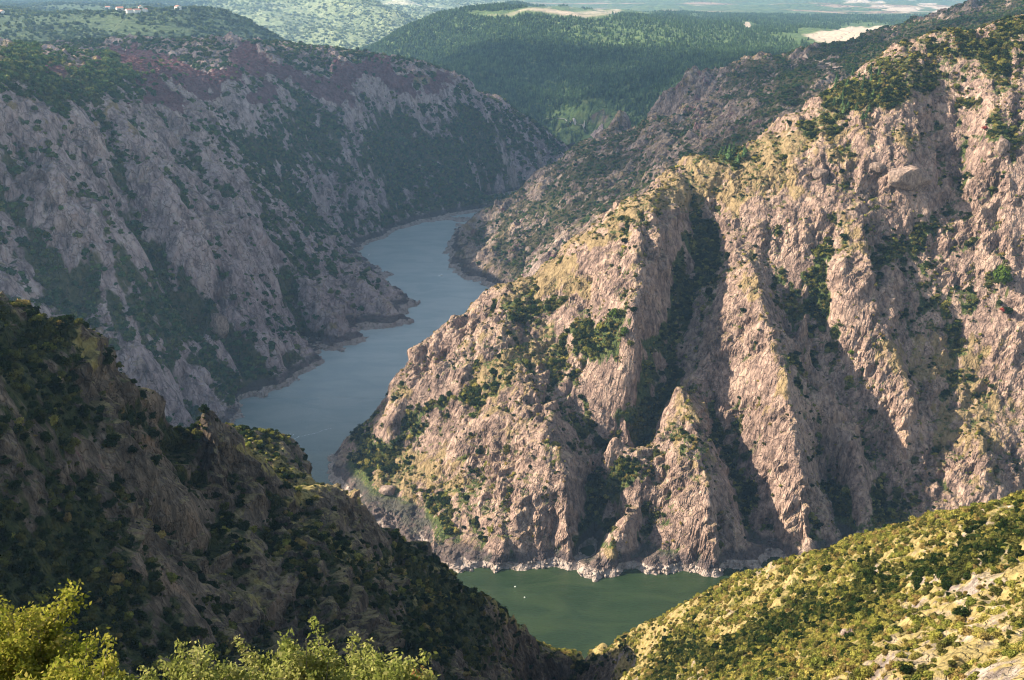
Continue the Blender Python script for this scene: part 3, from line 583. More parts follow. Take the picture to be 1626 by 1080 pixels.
def conifer_mesh(name,mat,n,seed,slim=.3):
    """conifer 1 m tall: drooping sprays in rough whorls round a spire, with a ragged heart"""
    r=np.random.default_rng(seed); h=r.uniform(.04,1,n)**1.1; a=r.uniform(0,6.283,n); rr=slim*(1-h)**.85*r.uniform(.6,1.12,n)+.01
    c=np.stack([rr*np.cos(a),rr*np.sin(a),h],1); o=np.stack([np.cos(a),np.sin(a),0*a-.35],1); t=np.stack([-np.sin(a),np.cos(a),r.normal(size=n)*.3],1)
    s=(.10*(1-h)+.035)[:,None]*r.uniform(.7,1.4,n)[:,None]
    co=np.stack([c-o*s,c-t*s*.6,c+o*s*.9,c+t*s*.6+np.array([0,0,.02])],1).reshape(-1,3)
    k=7; cc=[];o2=4*n; rings=5
    for i in range(rings):
        z=i/rings*.95; rad=slim*.7*(1-z)**.9
        for j in range(k): cc.append((rad*r.uniform(.7,1.2)*math.cos(j*6.283/k),rad*r.uniform(.7,1.2)*math.sin(j*6.283/k),z+.02))
    cc.append((0,0,1)); tr=[]
    for i in range(rings-1):
        for j in range(k):
            a0=o2+i*k+j;a1=o2+i*k+(j+1)%k; tr+= [(a0,a1,a0+k),(a1,a1-0+k,a0+k)]
    for j in range(k): tr.append((o2+(rings-1)*k+j,o2+(rings-1)*k+(j+1)%k,o2+rings*k))
    return mesh_mixed(name,np.vstack([co,np.array(cc)]),np.arange(4*n).reshape(-1,4),np.array(tr),mat)
def trunk_mesh(name,h=.5,r0=.06,seed=0,limbs=4):
    r=np.random.default_rng(seed); co=[];q=[]
    def tube(P,Rr,k=6):
        b=len(co)
        for p,rd in zip(P,Rr):
            for j in range(k): co.append((p[0]+rd*math.cos(j*6.283/k),p[1]+rd*math.sin(j*6.283/k),p[2]))
        for i in range(len(P)-1):
            for j in range(k): q.append((b+i*k+j,b+i*k+(j+1)%k,b+(i+1)*k+(j+1)%k,b+(i+1)*k+j))
    tube([(0,0,-.15),(0.01,0,h*.4),(.03,.02,h),(.02,.03,h*1.5)],[r0*1.3,r0,r0*.7,r0*.3])
    for l in range(limbs):
        a=l*6.283/limbs+r.uniform(-.4,.4); c,s=math.cos(a),math.sin(a); z=h*r.uniform(.5,1)
        tube([(0,0,z),(.2*c,.2*s,z+.18),(.42*c,.42*s,z+.32)],[r0*.6,r0*.4,r0*.15],5)
    return mesh_raw(name,np.array(co),np.array(q),{},bark,True)
PAL={
 'olive':[(.045,.05,.014),(.08,.085,.022),(.13,.12,.035)],
 'yellow green':[(.12,.135,.028),(.22,.21,.045),(.30,.25,.07)],
 'dark green':[(.009,.018,.006),(.018,.032,.009),(.032,.048,.013)],
 'golden':[(.17,.13,.04),(.25,.19,.06),(.21,.145,.055)],
 'russet':[(.16,.07,.03),(.26,.11,.05),(.2,.12,.06)],
}
FM={k:foliage_mat(k.replace(' ','_')+'_leaves',v) for k,v in PAL.items()}
FM['canyon']=foliage_mat('canyon_tree_leaves',[(.026,.055,.024),(.042,.08,.03),(.065,.11,.036),(.12,.13,.042),(.045,.07,.028)],.25,.2)
FM['pine']=foliage_mat('pine_needles',[(.04,.07,.03),(.06,.105,.04),(.085,.13,.05)],.2,.05)
FM['far']=foliage_mat('distant_tree_leaves',[(.03,.055,.02),(.06,.09,.03),(.11,.13,.04)],.2,.02)
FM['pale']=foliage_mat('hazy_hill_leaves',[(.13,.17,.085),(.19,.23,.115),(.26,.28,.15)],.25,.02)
FM['heather']=foliage_mat('heather_tufts',[(.13,.05,.07),(.2,.09,.1),(.1,.05,.05)],.2,.2)
FM['scarlet']=foliage_mat('scarlet_leaves',[(.24,.04,.03),(.32,.08,.05)],.3)
FM['bright']=foliage_mat('fresh_green_leaves',[(.07,.11,.018),(.11,.15,.025)],.4)
def pick(n,weight,count,zmin=13,seed=0,lim=.56):
    """random positions on region n, weight = array over its grid"""
    g=G[n]; r=np.random.default_rng(seed); wgt=np.clip(weight,0,None)*(g['Z']>zmin)*(g['W']>0)*(g['Y']>120)*(np.abs(g['X'])<lim*g['Y']+40)
    c=np.cumsum(wgt.ravel().astype(np.float64)); i=np.searchsorted(c,r.uniform(0,c[-1],count)); i=np.minimum(i,wgt.size-1)
    st=g['st']; ny,nx=g['Z'].shape
    a,b=np.unravel_index(i,g['Z'].shape); a=np.minimum(a,ny-2); b=np.minimum(b,nx-2); u=r.uniform(0,1,count); v=r.uniform(0,1,count); A3=np.stack(g['D3'],-1)
    u=u[:,None];v=v[:,None]
    return A3[a,b]*(1-u)*(1-v)+A3[a,b+1]*u*(1-v)+A3[a+1,b]*(1-u)*v+A3[a+1,b+1]*u*v,i
def scatter(name,label,pts,scl,srcs,which,sz=1.0,seed=0):
    """one mass of plants: points carrying size and turn, each showing one of the plants SRCS"""
    r=np.random.default_rng(seed+5); me=bpy.data.meshes.new(name); me.vertices.add(len(pts)); me.vertices.foreach_set('co',pts.astype(np.float32).ravel())
    def at(k,t,v): a=me.attributes.new(k,t,'POINT'); a.data.foreach_set('vector' if t=='FLOAT_VECTOR' else 'value',v)
    rot=np.zeros((len(pts),3),np.float32); rot[:,2]=r.uniform(0,6.28,len(pts)); rot[:,0]=r.normal(size=len(pts))*.08; rot[:,1]=r.normal(size=len(pts))*.08
    S=np.stack([scl*r.uniform(.85,1.2,len(pts)),scl*r.uniform(.85,1.2,len(pts)),scl*sz*r.uniform(.8,1.2,len(pts))],1).astype(np.float32)
    at('turn','FLOAT_VECTOR',rot.ravel()); at('size','FLOAT_VECTOR',S.ravel()); at('which','INT',which.astype(np.int32))
    o=link(name,me,'stuff',label)
    ng=bpy.data.node_groups.new(name,'GeometryNodeTree'); ng.interface.new_socket('Geometry',in_out='INPUT',socket_type='NodeSocketGeometry'); ng.interface.new_socket('Geometry',in_out='OUTPUT',socket_type='NodeSocketGeometry')
    gi=ng.nodes.new('NodeGroupInput'); go=ng.nodes.new('NodeGroupOutput'); ip=ng.nodes.new('GeometryNodeInstanceOnPoints'); ip.inputs['Pick Instance'].default_value=True
    jo=ng.nodes.new('GeometryNodeJoinGeometry')
    for s in reversed(srcs):
        oi=ng.nodes.new('GeometryNodeObjectInfo'); oi.transform_space='ORIGINAL'; oi.inputs['Object'].default_value=s; oi.inputs['As Instance'].default_value=True; ng.links.new(oi.outputs['Geometry'],jo.inputs[0])
    def na(k,t):
        n_=ng.nodes.new('GeometryNodeInputNamedAttribute'); n_.data_type=t; n_.inputs['Name'].default_value=k; return n_.outputs['Attribute']
    ng.links.new(gi.outputs[0],ip.inputs['Points']); ng.links.new(jo.outputs[0],ip.inputs['Instance']); ng.links.new(na('turn','FLOAT_VECTOR'),ip.inputs['Rotation']); ng.links.new(na('size','FLOAT_VECTOR'),ip.inputs['Scale']); ng.links.new(na('which','INT'),ip.inputs['Instance Index'])
    ng.links.new(ip.outputs[0],go.inputs[0]); md=o.modifiers.new('plants','NODES'); md.node_group=ng
    return o
# ---------------------------------------------------------------- what grows where
from mathutils.bvhtree import BVHTree
NEARB=None
def pc(n):
    g=G[n]; return g['px'],g['py']
def zz(n,px,py):
    """ground point of region n nearest to these pixels (front-most of the close matches)"""
    g=G[n]; d=(g['px']-px)**2+(g['py']-py)**2; X,Y,Z=g['D3']
    if 'P' not in g: g['P']=proj(np.stack([X,Y,Z],-1))
    a,b=g['P']; d=(a-px)**2+(b-py)**2; m=d<max(9,d[(g['W']>-2*g['st'])].min()*2.5); k=np.where(m&(g['W']>-3*g['st']),Y,1e9).argmin()
    return np.array([X.flat[k],Y.flat[k],Z.flat[k]])
hidden=[]
def source(name,mesh): 
    o=bpy.data.objects.new(name,mesh); return o
# meshes
CM={}
for k in ['olive','yellow green','dark green','golden','russet','scarlet','bright']:
    CM[k]=[crown_mesh('shrub_crown',FM[k],420,100+i*7+hash(k)%50 if False else 100+i*7+len(k),lobes=5+i,leaf=.13) for i in range(3)]
CM['canyon']=[crown_mesh('tree_crown',FM['canyon'],150,300+i,lobes=4+i,leaf=.22) for i in range(3)]
CM['canyon']+=[]
CM['far']=[crown_mesh('tree_crown',FM['far'],60,330+i,lobes=4,leaf=.3) for i in range(3)]
CM['pale']=[crown_mesh('tree_crown',FM['pale'],60,340+i,lobes=4,leaf=.3) for i in range(3)]
CM['heather']=[crown_mesh('heather_tuft',FM['heather'],60,350+i,lobes=4,leaf=.3,height=.5) for i in range(2)]
CM['pine']=[conifer_mesh('pine_crown',FM['pine'],90,370+i,slim=.26+.05*i) for i in range(3)]
TR=trunk_mesh('tree_trunk',.5,.07,1)
PT=trunk_mesh('pine_trunk',.3,.02,2,0)
def percent(p):
    a,b=proj(np.asarray(p)[None]); return int(round(a[0]/16.26)),int(round(b[0]/10.8))
# ---- individual shrubs: the largest in view on the near slopes
n1=lambda n,s:fbm(G[n]['X']/7,G[n]['Y']/7,s,3)
def wv(n,s,a=.3,b=.9,sc=6): # clustered weight following the green cover
    g=G[n]; return smooth(a,b,g['veg']+fbm(g['X']/sc,g['Y']/sc,s,3)*.5)
CAND=[]
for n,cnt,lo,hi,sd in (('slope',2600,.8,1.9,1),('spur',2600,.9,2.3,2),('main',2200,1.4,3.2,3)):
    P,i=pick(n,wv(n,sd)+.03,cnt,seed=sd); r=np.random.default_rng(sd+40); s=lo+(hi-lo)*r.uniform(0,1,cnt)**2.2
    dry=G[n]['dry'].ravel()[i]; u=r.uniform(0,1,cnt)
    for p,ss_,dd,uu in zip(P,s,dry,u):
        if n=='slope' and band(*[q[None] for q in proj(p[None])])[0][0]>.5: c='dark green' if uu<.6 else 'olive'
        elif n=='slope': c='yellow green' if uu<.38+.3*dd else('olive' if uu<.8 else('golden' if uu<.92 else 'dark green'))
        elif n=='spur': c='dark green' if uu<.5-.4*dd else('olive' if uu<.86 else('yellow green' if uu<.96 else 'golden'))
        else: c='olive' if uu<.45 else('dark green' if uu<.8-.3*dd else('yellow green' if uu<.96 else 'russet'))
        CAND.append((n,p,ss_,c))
dg=bpy.context.evaluated_depsgraph_get()
def visible(p,h):
    t=Vector((p[0],p[1],p[2]+h)); o=Vector((0,0,H)); d=t-o; L=d.length; d.normalize()
    hit,loc,*_=sc.ray_cast(dg,o,d,distance=L-.5*h-.3)
    return not hit
_T='zero one two three four five six seven eight nine ten eleven twelve thirteen fourteen fifteen sixteen seventeen eighteen nineteen'.split()
def words_for(k):
    k=min(max(k,1),99)
    return _T[k] if k<20 else ['twenty','thirty','forty','fifty','sixty','seventy','eighty','ninety'][k//10-2]+('-'+_T[k%10] if k%10 else '')
def where(p):
    a,b=percent(p); return f"{words_for(max(a,1))} percent across, {words_for(max(b,1))} down"
def inframe(p,m=0):
    a,b=proj(np.asarray(p)[None]); return -m<a[0]<1626+m and -m<b[0]<1080+m
score=[-(c[2]/np.linalg.norm(c[1]-CAM)) for c in CAND]; order=np.argsort(score)
chosen=[];rest=[];cells={}
for k in order:
    c=CAND[k]
    if len(chosen)<296 and inframe(c[1]+np.array([0,0,c[2]]),-8):
        pcell=percent(c[1])
        if pcell not in cells and visible(c[1],c[2]): cells[pcell]=1; chosen.append(c); continue
    rest.append(c)
LU={}
def uniq(l):
    LU[l]=LU.get(l,0)+1; return l if LU[l]==1 else l.replace('percent across','percent over',1)
WHERE={'slope':'on the sunny scrub slope','spur':'on the dark rocky spur','main':'on the sunlit gullied mountain'}
SIZE=lambda s:'large' if s>1.9 else('small' if s<1.2 else 'rounded')
src={}
for n,p,s,c in chosen:
    a,b=percent(p); v=rng.integers(3)
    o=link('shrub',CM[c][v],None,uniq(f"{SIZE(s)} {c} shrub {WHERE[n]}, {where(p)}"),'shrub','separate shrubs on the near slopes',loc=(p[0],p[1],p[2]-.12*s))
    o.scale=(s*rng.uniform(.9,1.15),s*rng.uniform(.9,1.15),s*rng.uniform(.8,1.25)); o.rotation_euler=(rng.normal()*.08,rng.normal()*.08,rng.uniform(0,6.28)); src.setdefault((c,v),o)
print('shrubs',len(chosen),time.time()-T0)
def srcs_for(cs):
    out=[]
    for c in cs:
        for v in range(3):
            if (c,v) in src: out.append(src[(c,v)])
    return out
allc=['olive','yellow green','dark green','golden','russet']; SL=srcs_for(allc); idx={c:[i for i,o in enumerate(SL) if o.data in CM[c]] for c in allc}
def mass(n,label,name,weight,cnt,lo,hi,probs,seed,pw=2.0,sz=1.0,zmin=13):
    P,i=pick(n,weight,cnt,seed=seed,zmin=zmin); r=np.random.default_rng(seed+1); s=lo+(hi-lo)*r.uniform(0,1,cnt)**pw
    pr=probs(i) if callable(probs) else np.tile(probs,(cnt,1)); pr=np.cumsum(pr/pr.sum(1,keepdims=True),1); u=r.uniform(0,1,cnt); ci=(u[:,None]>pr).sum(1).clip(0,len(allc)-1)
    wh=np.array([idx[allc[c]][r.integers(len(idx[allc[c]]))] if idx[allc[c]] else 0 for c in ci])
    P[:,2]-=.12*s; return scatter(name,label,P,s,SL,wh,sz,seed)
def pr_slope(i):
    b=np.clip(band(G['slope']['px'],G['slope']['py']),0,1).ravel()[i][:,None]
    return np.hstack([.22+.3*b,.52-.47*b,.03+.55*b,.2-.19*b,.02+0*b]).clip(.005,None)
    d=np.clip(G['slope']['dry'].ravel()[i],0,1.2)[:,None]; return np.hstack([.34+0*d,.34+.4*d,.2-.1*d,.03+.06*d,.01+0*d]).clip(.005,None)
def pr_spur(i):
    d=np.clip(G['spur']['dry'].ravel()[i],0,1.2)[:,None]; return np.hstack([.28+0*d,.01+.2*d,.68-.45*d,.005+.1*d,.012+.02*d]).clip(.005,None)
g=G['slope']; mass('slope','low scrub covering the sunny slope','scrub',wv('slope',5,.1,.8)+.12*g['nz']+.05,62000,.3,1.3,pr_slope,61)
mass('spur','dark scrub and bushes growing over the shaded spur','scrub',wv('spur',6,.1,.7)+.03,38000,.35,1.9,pr_spur,62)
g=G['main']; led=smooth(.6,.85,g['nz'])
mass('main','scattered scrub on the ledges and gullies of the sunlit mountain','scrub',wv('main',7,.3,.9,9)+.07*led+.12*np.clip(g['dry'],0,1)*led+.01,44000,.4,2.0,[.36,.16,.15,.28,.05],63,2.6)
mass('main','trees filling the gullies of the sunlit mountain','woodland',smooth(.42,.75,g['veg'])*(.3+smooth(-.3,.5,g['hol'])),10000,1.4,3.6,[.34,.09,.54,.0,.03],64,1.4)
# ---- canyon woods
def woods(n,name,label,weight,cnt,lo,hi,key,seed,sz=1.0,pw=1.6,zmin=13,trunks=False,lab1=None):
    P,i=pick(n,weight,cnt,seed=seed,zmin=zmin); r=np.random.default_rng(seed+1); s=lo+(hi-lo)*r.uniform(0,1,cnt)**pw
    S=[]
    # the source plants stand in view as things of their own
    k=0
    for v,me in enumerate(CM[key]):
        while k<cnt:
            k+=1
            if inframe(P[k-1],-30) and visible(P[k-1],s[k-1]*sz*1.2):
                a,b=percent(P[k-1]); o=link('pine_tree' if key=='pine' else('heather_clump' if key=='heather' else 'tree'),me,None,uniq(lab1+', '+where(P[k-1])),'heather clump' if key=='heather' else 'tree','distant trees' if key!='heather' else 'heather clumps',loc=tuple(P[k-1]-np.array([0,0,.1*s[k-1]])))
                o.scale=(s[k-1],s[k-1],s[k-1]*sz); S.append(o); break
    P[:,2]-=.15*s; return scatter(name,label,P[k:],s[k:],S,r.integers(0,len(S),cnt-k),sz,seed)
g=G['left']; wl=smooth(.2,.7,g['veg']+fbm(g['X']/16,g['Y']/16,4,3)*.5)+.015
woods('left','woodland','blue green woodland on the shaded canyon side',wl,56000,1.5,4.6,'canyon',71,1.15,lab1='dark green tree on the shaded left canyon side')
woods('left','heather','purple heather on the plateau rim',smooth(.3,.8,g['hea']),14000,1.0,2.2,'heather',72,.7,lab1='purple heather clump on the plateau')
g=G['mid']; woods('mid','woodland','scrub and trees on the shaded ridge behind the mountain',smooth(.15,.8,g['veg']+fbm(g['X']/16,g['Y']/16,4,3)*.5)+.02,30000,1.0,3.2,'canyon',73,1.1,lab1='dark tree on the shaded ridge behind the mountain')
g=G['forest']; woods('forest','pine_forest','blue green pine forest on the long far mountain',smooth(.3,.9,g['veg']-2*np.clip(g['dry'],0,1)-.6*np.clip(g['hea'],0,1))*(1-.75*smooth(78,66,g['py'])*smooth(800,950,g['px'])),80000,7.5,14,'pine',74,1.0,1.2,lab1='pine on the long forested mountain')
g=G['back']; woods('back','woodland','woods on the hills behind the heather plateau',smooth(.3,1.2,g['veg']-.5*np.clip(g['dry'],0,1)),32000,3.5,7.5,'far',75,1.1,lab1='distant tree on the hill behind the plateau')
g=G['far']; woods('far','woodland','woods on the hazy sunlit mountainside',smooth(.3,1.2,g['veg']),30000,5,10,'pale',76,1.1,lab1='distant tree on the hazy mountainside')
g=G['plain']; woods('plain','woodland','woods and hedges on the pale valley floor',smooth(.6,1.3,g['veg']-np.clip(g['dry'],0,1)*1.2),16000,6,12,'pale',77,1.0,lab1='distant tree on the pale valley floor')
print('masses',time.time()-T0)
# ---------------------------------------------------------------- bushes at the foot of the viewpoint
def leafy_bush(name,label,cat,group,base,h,w_,seed,cols,nl=9000,leaf=.055,stems=26,part='foliage',lean=(0,0)):
    """many upright stems that branch into twigs, each twig set with small leaves"""
    r=np.random.default_rng(seed); sc_=[];sq=[];tips=[]
    def tube(P,Rr,k=5):
        b=len(sc_)
        for p,rd in zip(P,Rr):
            for j in range(k): sc_.append((p[0]+rd*math.cos(j*6.283/k),p[1]+rd*math.sin(j*6.283/k),p[2]))
        for i in range(len(P)-1):
            for j in range(k): sq.append((b+i*k+j,b+i*k+(j+1)%k,b+(i+1)*k+(j+1)%k,b+(i+1)*k+j))
    for s in range(stems):
        a=r.uniform(0,6.283); q=w_*math.sqrt(r.uniform(0,1)); hh=h*(1-.6*(q/w_)**2)*r.uniform(.82,1.0)
        P=[np.array([q*.25*math.cos(a),q*.25*math.sin(a),-.3])]
        for k in range(1,7):
            t=k/6; P.append(np.array([q*(.25+.75*t**.8)*math.cos(a)+r.normal()*.05+lean[0]*t,q*(.25+.75*t**.8)*math.sin(a)+r.normal()*.05+lean[1]*t,hh*t]))
        tube(P,[.035*(1-t*.85) for t in np.linspace(0,1,7)])
        for m in range(11):
            t=r.uniform(.3,1); i=min(int(t*6),5); p=P[i]+(P[i+1]-P[i])*(t*6-i); d=np.array([math.cos(r.uniform(0,6.28)),math.sin(r.uniform(0,6.28)),r.uniform(.5,1.6)]); d=r.normal(size=3)*.6+np.array([0,0,1.0]); d/=np.linalg.norm(d); L=r.uniform(.3,.7)*h*.17
            tube([p,p+d*L*.5+r.normal(size=3)*.02,p+d*L],[.010,.007,.003],4); tips.append((p,d,L))
    n=nl; k=r.integers(0,len(tips),n); p0=np.array([t[0] for t in tips])[k]; dd=np.array([t[1] for t in tips])[k]; LL=np.array([t[2] for t in tips])[k]; u=r.uniform(.05,1.12,n)
    c=p0+dd*(LL*u)[:,None]+r.normal(size=(n,3))*(.055+.05*(1-u))[:,None]
    nn=r.normal(size=(n,3))+np.array([0,0,.6]); nn/=np.linalg.norm(nn,axis=1)[:,None]; t=np.cross(nn,r.normal(size=(n,3))); t/=np.linalg.norm(t,axis=1)[:,None]; b=np.cross(nn,t)
    s=(leaf*r.uniform(.6,1.3,n))[:,None]
    co=np.stack([c-t*s,c+b*s*.55+nn*s*.12,c+t*s,c-b*s*.55+nn*s*.12],1).reshape(-1,3)
    root=bpy.data.objects.new(name,None); sc.collection.objects.link(root); root.location=tuple(base); root['label']=label; root['category']=cat
    if group: root['group']=group
    me=mesh_mixed(part,co,np.arange(4*n).reshape(-1,4),np.zeros((0,3),int),cols)
    a=me.attributes.new('tone','FLOAT','FACE'); a.data.foreach_set('value',r.uniform(0,1,n).astype(np.float32)*.6+np.repeat(r.uniform(0,.4,len(tips)),1)[k].astype(np.float32))
    link(part,me,parent=root)
    link('stem' if part=='foliage' else 'trunk',mesh_raw('stem',np.array(sc_),np.array(sq),{},bark,True),parent=root)
    return root
def leaf_mat(name,cols,trans=.45):
    m=bpy.data.materials.new(name); m.use_nodes=True; nt=m.node_tree; nt.nodes.remove(nt.nodes['Principled BSDF']); out=nt.nodes['Material Output']
    at=N(nt,'ShaderNodeAttribute',attribute_name='tone'); c=ramp(nt,at.outputs['Fac'],[(i/(len(cols)-1),q) for i,q in enumerate(cols)])
    d=N(nt,'ShaderNodeBsdfDiffuse'); t=N(nt,'ShaderNodeBsdfTranslucent'); mx=N(nt,'ShaderNodeMixShader',inp={0:trans})
    nt.links.new(c,d.inputs[0]); nt.links.new(c,t.inputs[0]); nt.links.new(d.outputs[0],mx.inputs[1]); nt.links.new(t.outputs[0],mx.inputs[2]); nt.links.new(mx.outputs[0],out.inputs[0])
    return m
LA=leaf_mat('pale_olive_leaves',[(.09,.12,.025),(.17,.195,.045),(.26,.265,.08),(.36,.33,.14)])
LB=leaf_mat('fresh_yellow_green_leaves',[(.09,.12,.014),(.17,.19,.025),(.26,.25,.04),(.34,.28,.08)])
LC=leaf_mat('reddish_leaves',[(.16,.10,.04),(.24,.13,.05),(.30,.15,.07)])
def foot_z(y): return np.interp(y,[0,12,30,60],[398.2,386.5,369,343])
BU=[ # px of centre, py of top, distance, width (m), label, material, seed
 (160,1040,13.8,.6,'small yellow green bush in the gap between the corner tree and the sprawling bush',LB,10,0),
 (20,922,15.0,1.15,'tall yellow green tree crown rising from the bottom left corner',LB,1,1),
 (95,1010,13.5,.8,'lower yellow green bush on the right flank of the corner tree',LB,2,0),
 (228,1030,14,.8,'low sprawling olive bush beside the corner tree at the bottom edge',LA,3,0),
 (315,1004,15,.95,'broad pale olive bush, first of the row at the bottom edge from the corner tree',LA,4,0),
 (385,1020,16,.75,'olive bush squeezed between the broad bush and the tallest bush at the bottom edge',LA,5,0),
 (490,990,15.5,1.0,'tallest pale green bush in the middle of the bottom row',LA,6,0),
 (555,1008,16.5,.8,'pale leafy bush leaning on the tallest bush of the bottom row',LA,7,0),
 (630,1018,15.5,.9,'yellowish bush near the rocky end of the bottom row',LA,8,0),
 (694,1032,15.8,.5,'thin reddish bush ending the bottom row of bushes',LC,9,0),
]
for px,py,d,wd,lb,mt,sd_,tree in BU:
    top=PD(px,py+16,d); zb=float(foot_z(d))-.2; h=top[2]-zb
    leafy_bush('broadleaf_tree' if tree else 'bush',lb,'tree' if tree else 'bush',None if tree else 'bushes along the bottom edge',(top[0],top[1],zb),h,wd*1.2,sd_,mt,nl=int(115000*wd*max(h,2)/4+12000),leaf=.042,stems=int(110*wd)+16,part='crown' if tree else 'foliage')
# ---------------------------------------------------------------- distinct trees, pines, boulders
def gp(n,px,py): return zz(n,px,py)
def tree(name,key,p,s,sz,label,group=None,pine=False):
    root=bpy.data.objects.new(name,None); sc.collection.objects.link(root); root.location=(p[0],p[1],p[2]-.05); root['label']=label; root['category']='tree'
    if group: root['group']=group
    root.rotation_euler=(0,0,rng.uniform(0,6.28)); root.scale=(s,s,s*sz)
    me=CM[key][rng.integers(len(CM[key]))]
    c=link('crown',me,parent=root); c.location=(0,0,.0 if pine else .28)
    link('trunk',PT if pine else TR,parent=root)
    return root
tree('evergreen_tree','bright',gp('main',1590,455),10.5,1.25,'big bright green tree alone on the right cliff above a scarlet bush')
tree('evergreen_tree','dark green',gp('main',1600,500),5,1.0,'small dark tree tucked under the big bright green tree')
o=link('shrub',CM['scarlet'][0],None,'scarlet shrub on the cliff just below the big bright green tree','shrub',loc=tuple(gp('main',1592,492))); o.scale=(3.6,3.6,3.0)
o=link('shrub',CM['scarlet'][1],None,'faded reddish shrub high on the mountain near the right edge','shrub',loc=tuple(gp('main',1560,205))); o.scale=(3.2,3.2,2.4)
tk=[(975,498,5.2,'bright','tallest bright green tree in the clump halfway up the left massif'),(955,520,4.2,'yellow green','yellow green tree on the lower left of the massif clump'),(990,525,4.4,'bright','fresh green tree on the right side of the massif clump'),(945,540,3.6,'yellow green','low yellow green tree at the left foot of the massif clump'),(1000,545,3.6,'olive','olive tree at the right foot of the massif clump'),(965,548,3.2,'olive','olive tree in the middle foot of the massif clump'),(1005,490,3.4,'dark green','dark tree above the massif clump'),
 (700,632,3.2,'bright','green tree patch on the ledge below the brown rock band'),(720,628,2.8,'yellow green','yellow green tree right of the patch below the brown rock band'),(1303,522,3.6,'bright','light green tree in the right hand gully'),(1352,560,3.0,'bright','lone small green tree on bare rock right of the gully'),(748,658,3.0,'bright','little bright tree on the light slab left of the sub spur')]
for px,py,s,k,lb in tk: tree('broadleaf_tree',k,gp('main',px,py+4),s,1.1,lb,'single trees on the sunlit mountain')
pr_=np.random.default_rng(3)
def name_spot(px,py): return f"{words_for(round(px/16.26))} percent across, {words_for(round(py/10.8))} down"
used=set()
def pine_group(n,L,lo,hi,lab,group):
    for px,py in L:
        p=gp(n,px,py); s=pr_.uniform(lo,hi); key=(round(px/16.26),round(py/10.8))
        if key in used: continue
        used.add(key); tree('pine_tree','pine',p,s,1.0,f"{lab}, {name_spot(px,py)}",group,True)
pine_group('main',[(1143,246),(1150,238),(1157,250),(1164,243),(1172,256),(1180,248)],9,13,'upright young pine in the clump on the saddle','pines on the saddle of the sunlit mountain')
pine_group('left',[(x,97+pr_.uniform(-2,3)) for x in range(572,700,17)],6,11,'dark pine on the plateau skyline','pines on the plateau skyline')
pine_group('main',[(1345+pr_.uniform(-25,60),145+pr_.uniform(-35,45)) for _ in range(34)],5,9,'sunlit pine near the top of the mountain','pines near the top of the mountain')
rk_m=terrain_mat('boulder_rock',.35,rock=((.10,.075,.06),(.25,.18,.148),(.38,.29,.235)),ledge=2)
def boulder(n,px,py,s,label,seed):
    v,f=ico(4); r=np.random.default_rng(seed); A=r.normal(size=(14,3)); A/=np.linalg.norm(A,axis=1)[:,None]; dd=np.array([.62+.3*r.uniform() for _ in A])
    q=v@A.T; k=np.minimum(1,np.min(np.where(q>.05,dd/np.maximum(q,.05),9),1)); co=v*k[:,None]
    co=co*(1+.04*fbm(co[:,0]*4+co[:,2]*3,co[:,1]*4,seed,3))[:,None]*np.array(s)
    p=gp(n,px,py); p[2]+=s[2]*.05
    me=mesh_raw('boulder',co,f,{'cover':np.zeros((len(co),3))},rk_m,False); return link('boulder',me,None,label,'boulder','large boulders',loc=tuple(p))
boulder('main',617,778,(8,6,5),'pale rounded boulder low on the mountain above the shaded shore',3)
boulder('main',1440,285,(20,12,12),'huge smooth grey slab high on the right cliff',4)
boulder('main',1390,265,(8,6,5),'boulder beside the huge grey slab near the mountain top',5)
boulder('main',1300,275,(7,6,6),'rounded boulder on the sunny shoulder left of the huge slab',6)
boulder('main',1590,235,(7,6,8),'tilted boulder near the right edge of the mountain',7)
boulder('slope',1350,1005,(2.2,1.6,1.2),'dark edged boulder among scrub on the lower sunny slope',9)
boulder('left',345,520,(11,9,16),'pale pyramid shaped crag among trees on the left canyon side',10)
def rubble(n,cnt,lo,hi,seed,label):
    g=G[n]; Z=g['D3'][2]; r=np.random.default_rng(seed); k=np.flatnonzero(((Z>.1)&(Z<4.5)&(g['W']>0)&(np.abs(g['px']-813)<950)).ravel()); k=r.choice(k,cnt); co=[];fs=[];o_=0; v,f=ICO1
    A3=np.stack([a.ravel()[k] for a in g['D3']],1)+r.normal(size=(cnt,3))*[g['st']*.4,g['st']*.4,0]
    for c in A3:
        s=(lo+(hi-lo)*r.uniform()**3)*r.uniform(.6,1.3,3); Q=v+r.normal(size=v.shape)*.16; co.append(Q*s+c); fs.append(f+o_); o_+=len(v)
    co=np.vstack(co); link('rubble',mesh_raw('rubble',co,np.vstack(fs),{'cover':np.zeros((len(co),3))},rk_m,False),'stuff',label)
rubble('main',1500,.35,1.7,21,'pale fallen blocks along the waterline of the sunlit mountain')
rubble('left',1500,.6,2.4,22,'pale fallen blocks along the left bank of the river')
rubble('mid',800,.6,2.4,23,'pale fallen blocks round the tip of the shaded ridge')
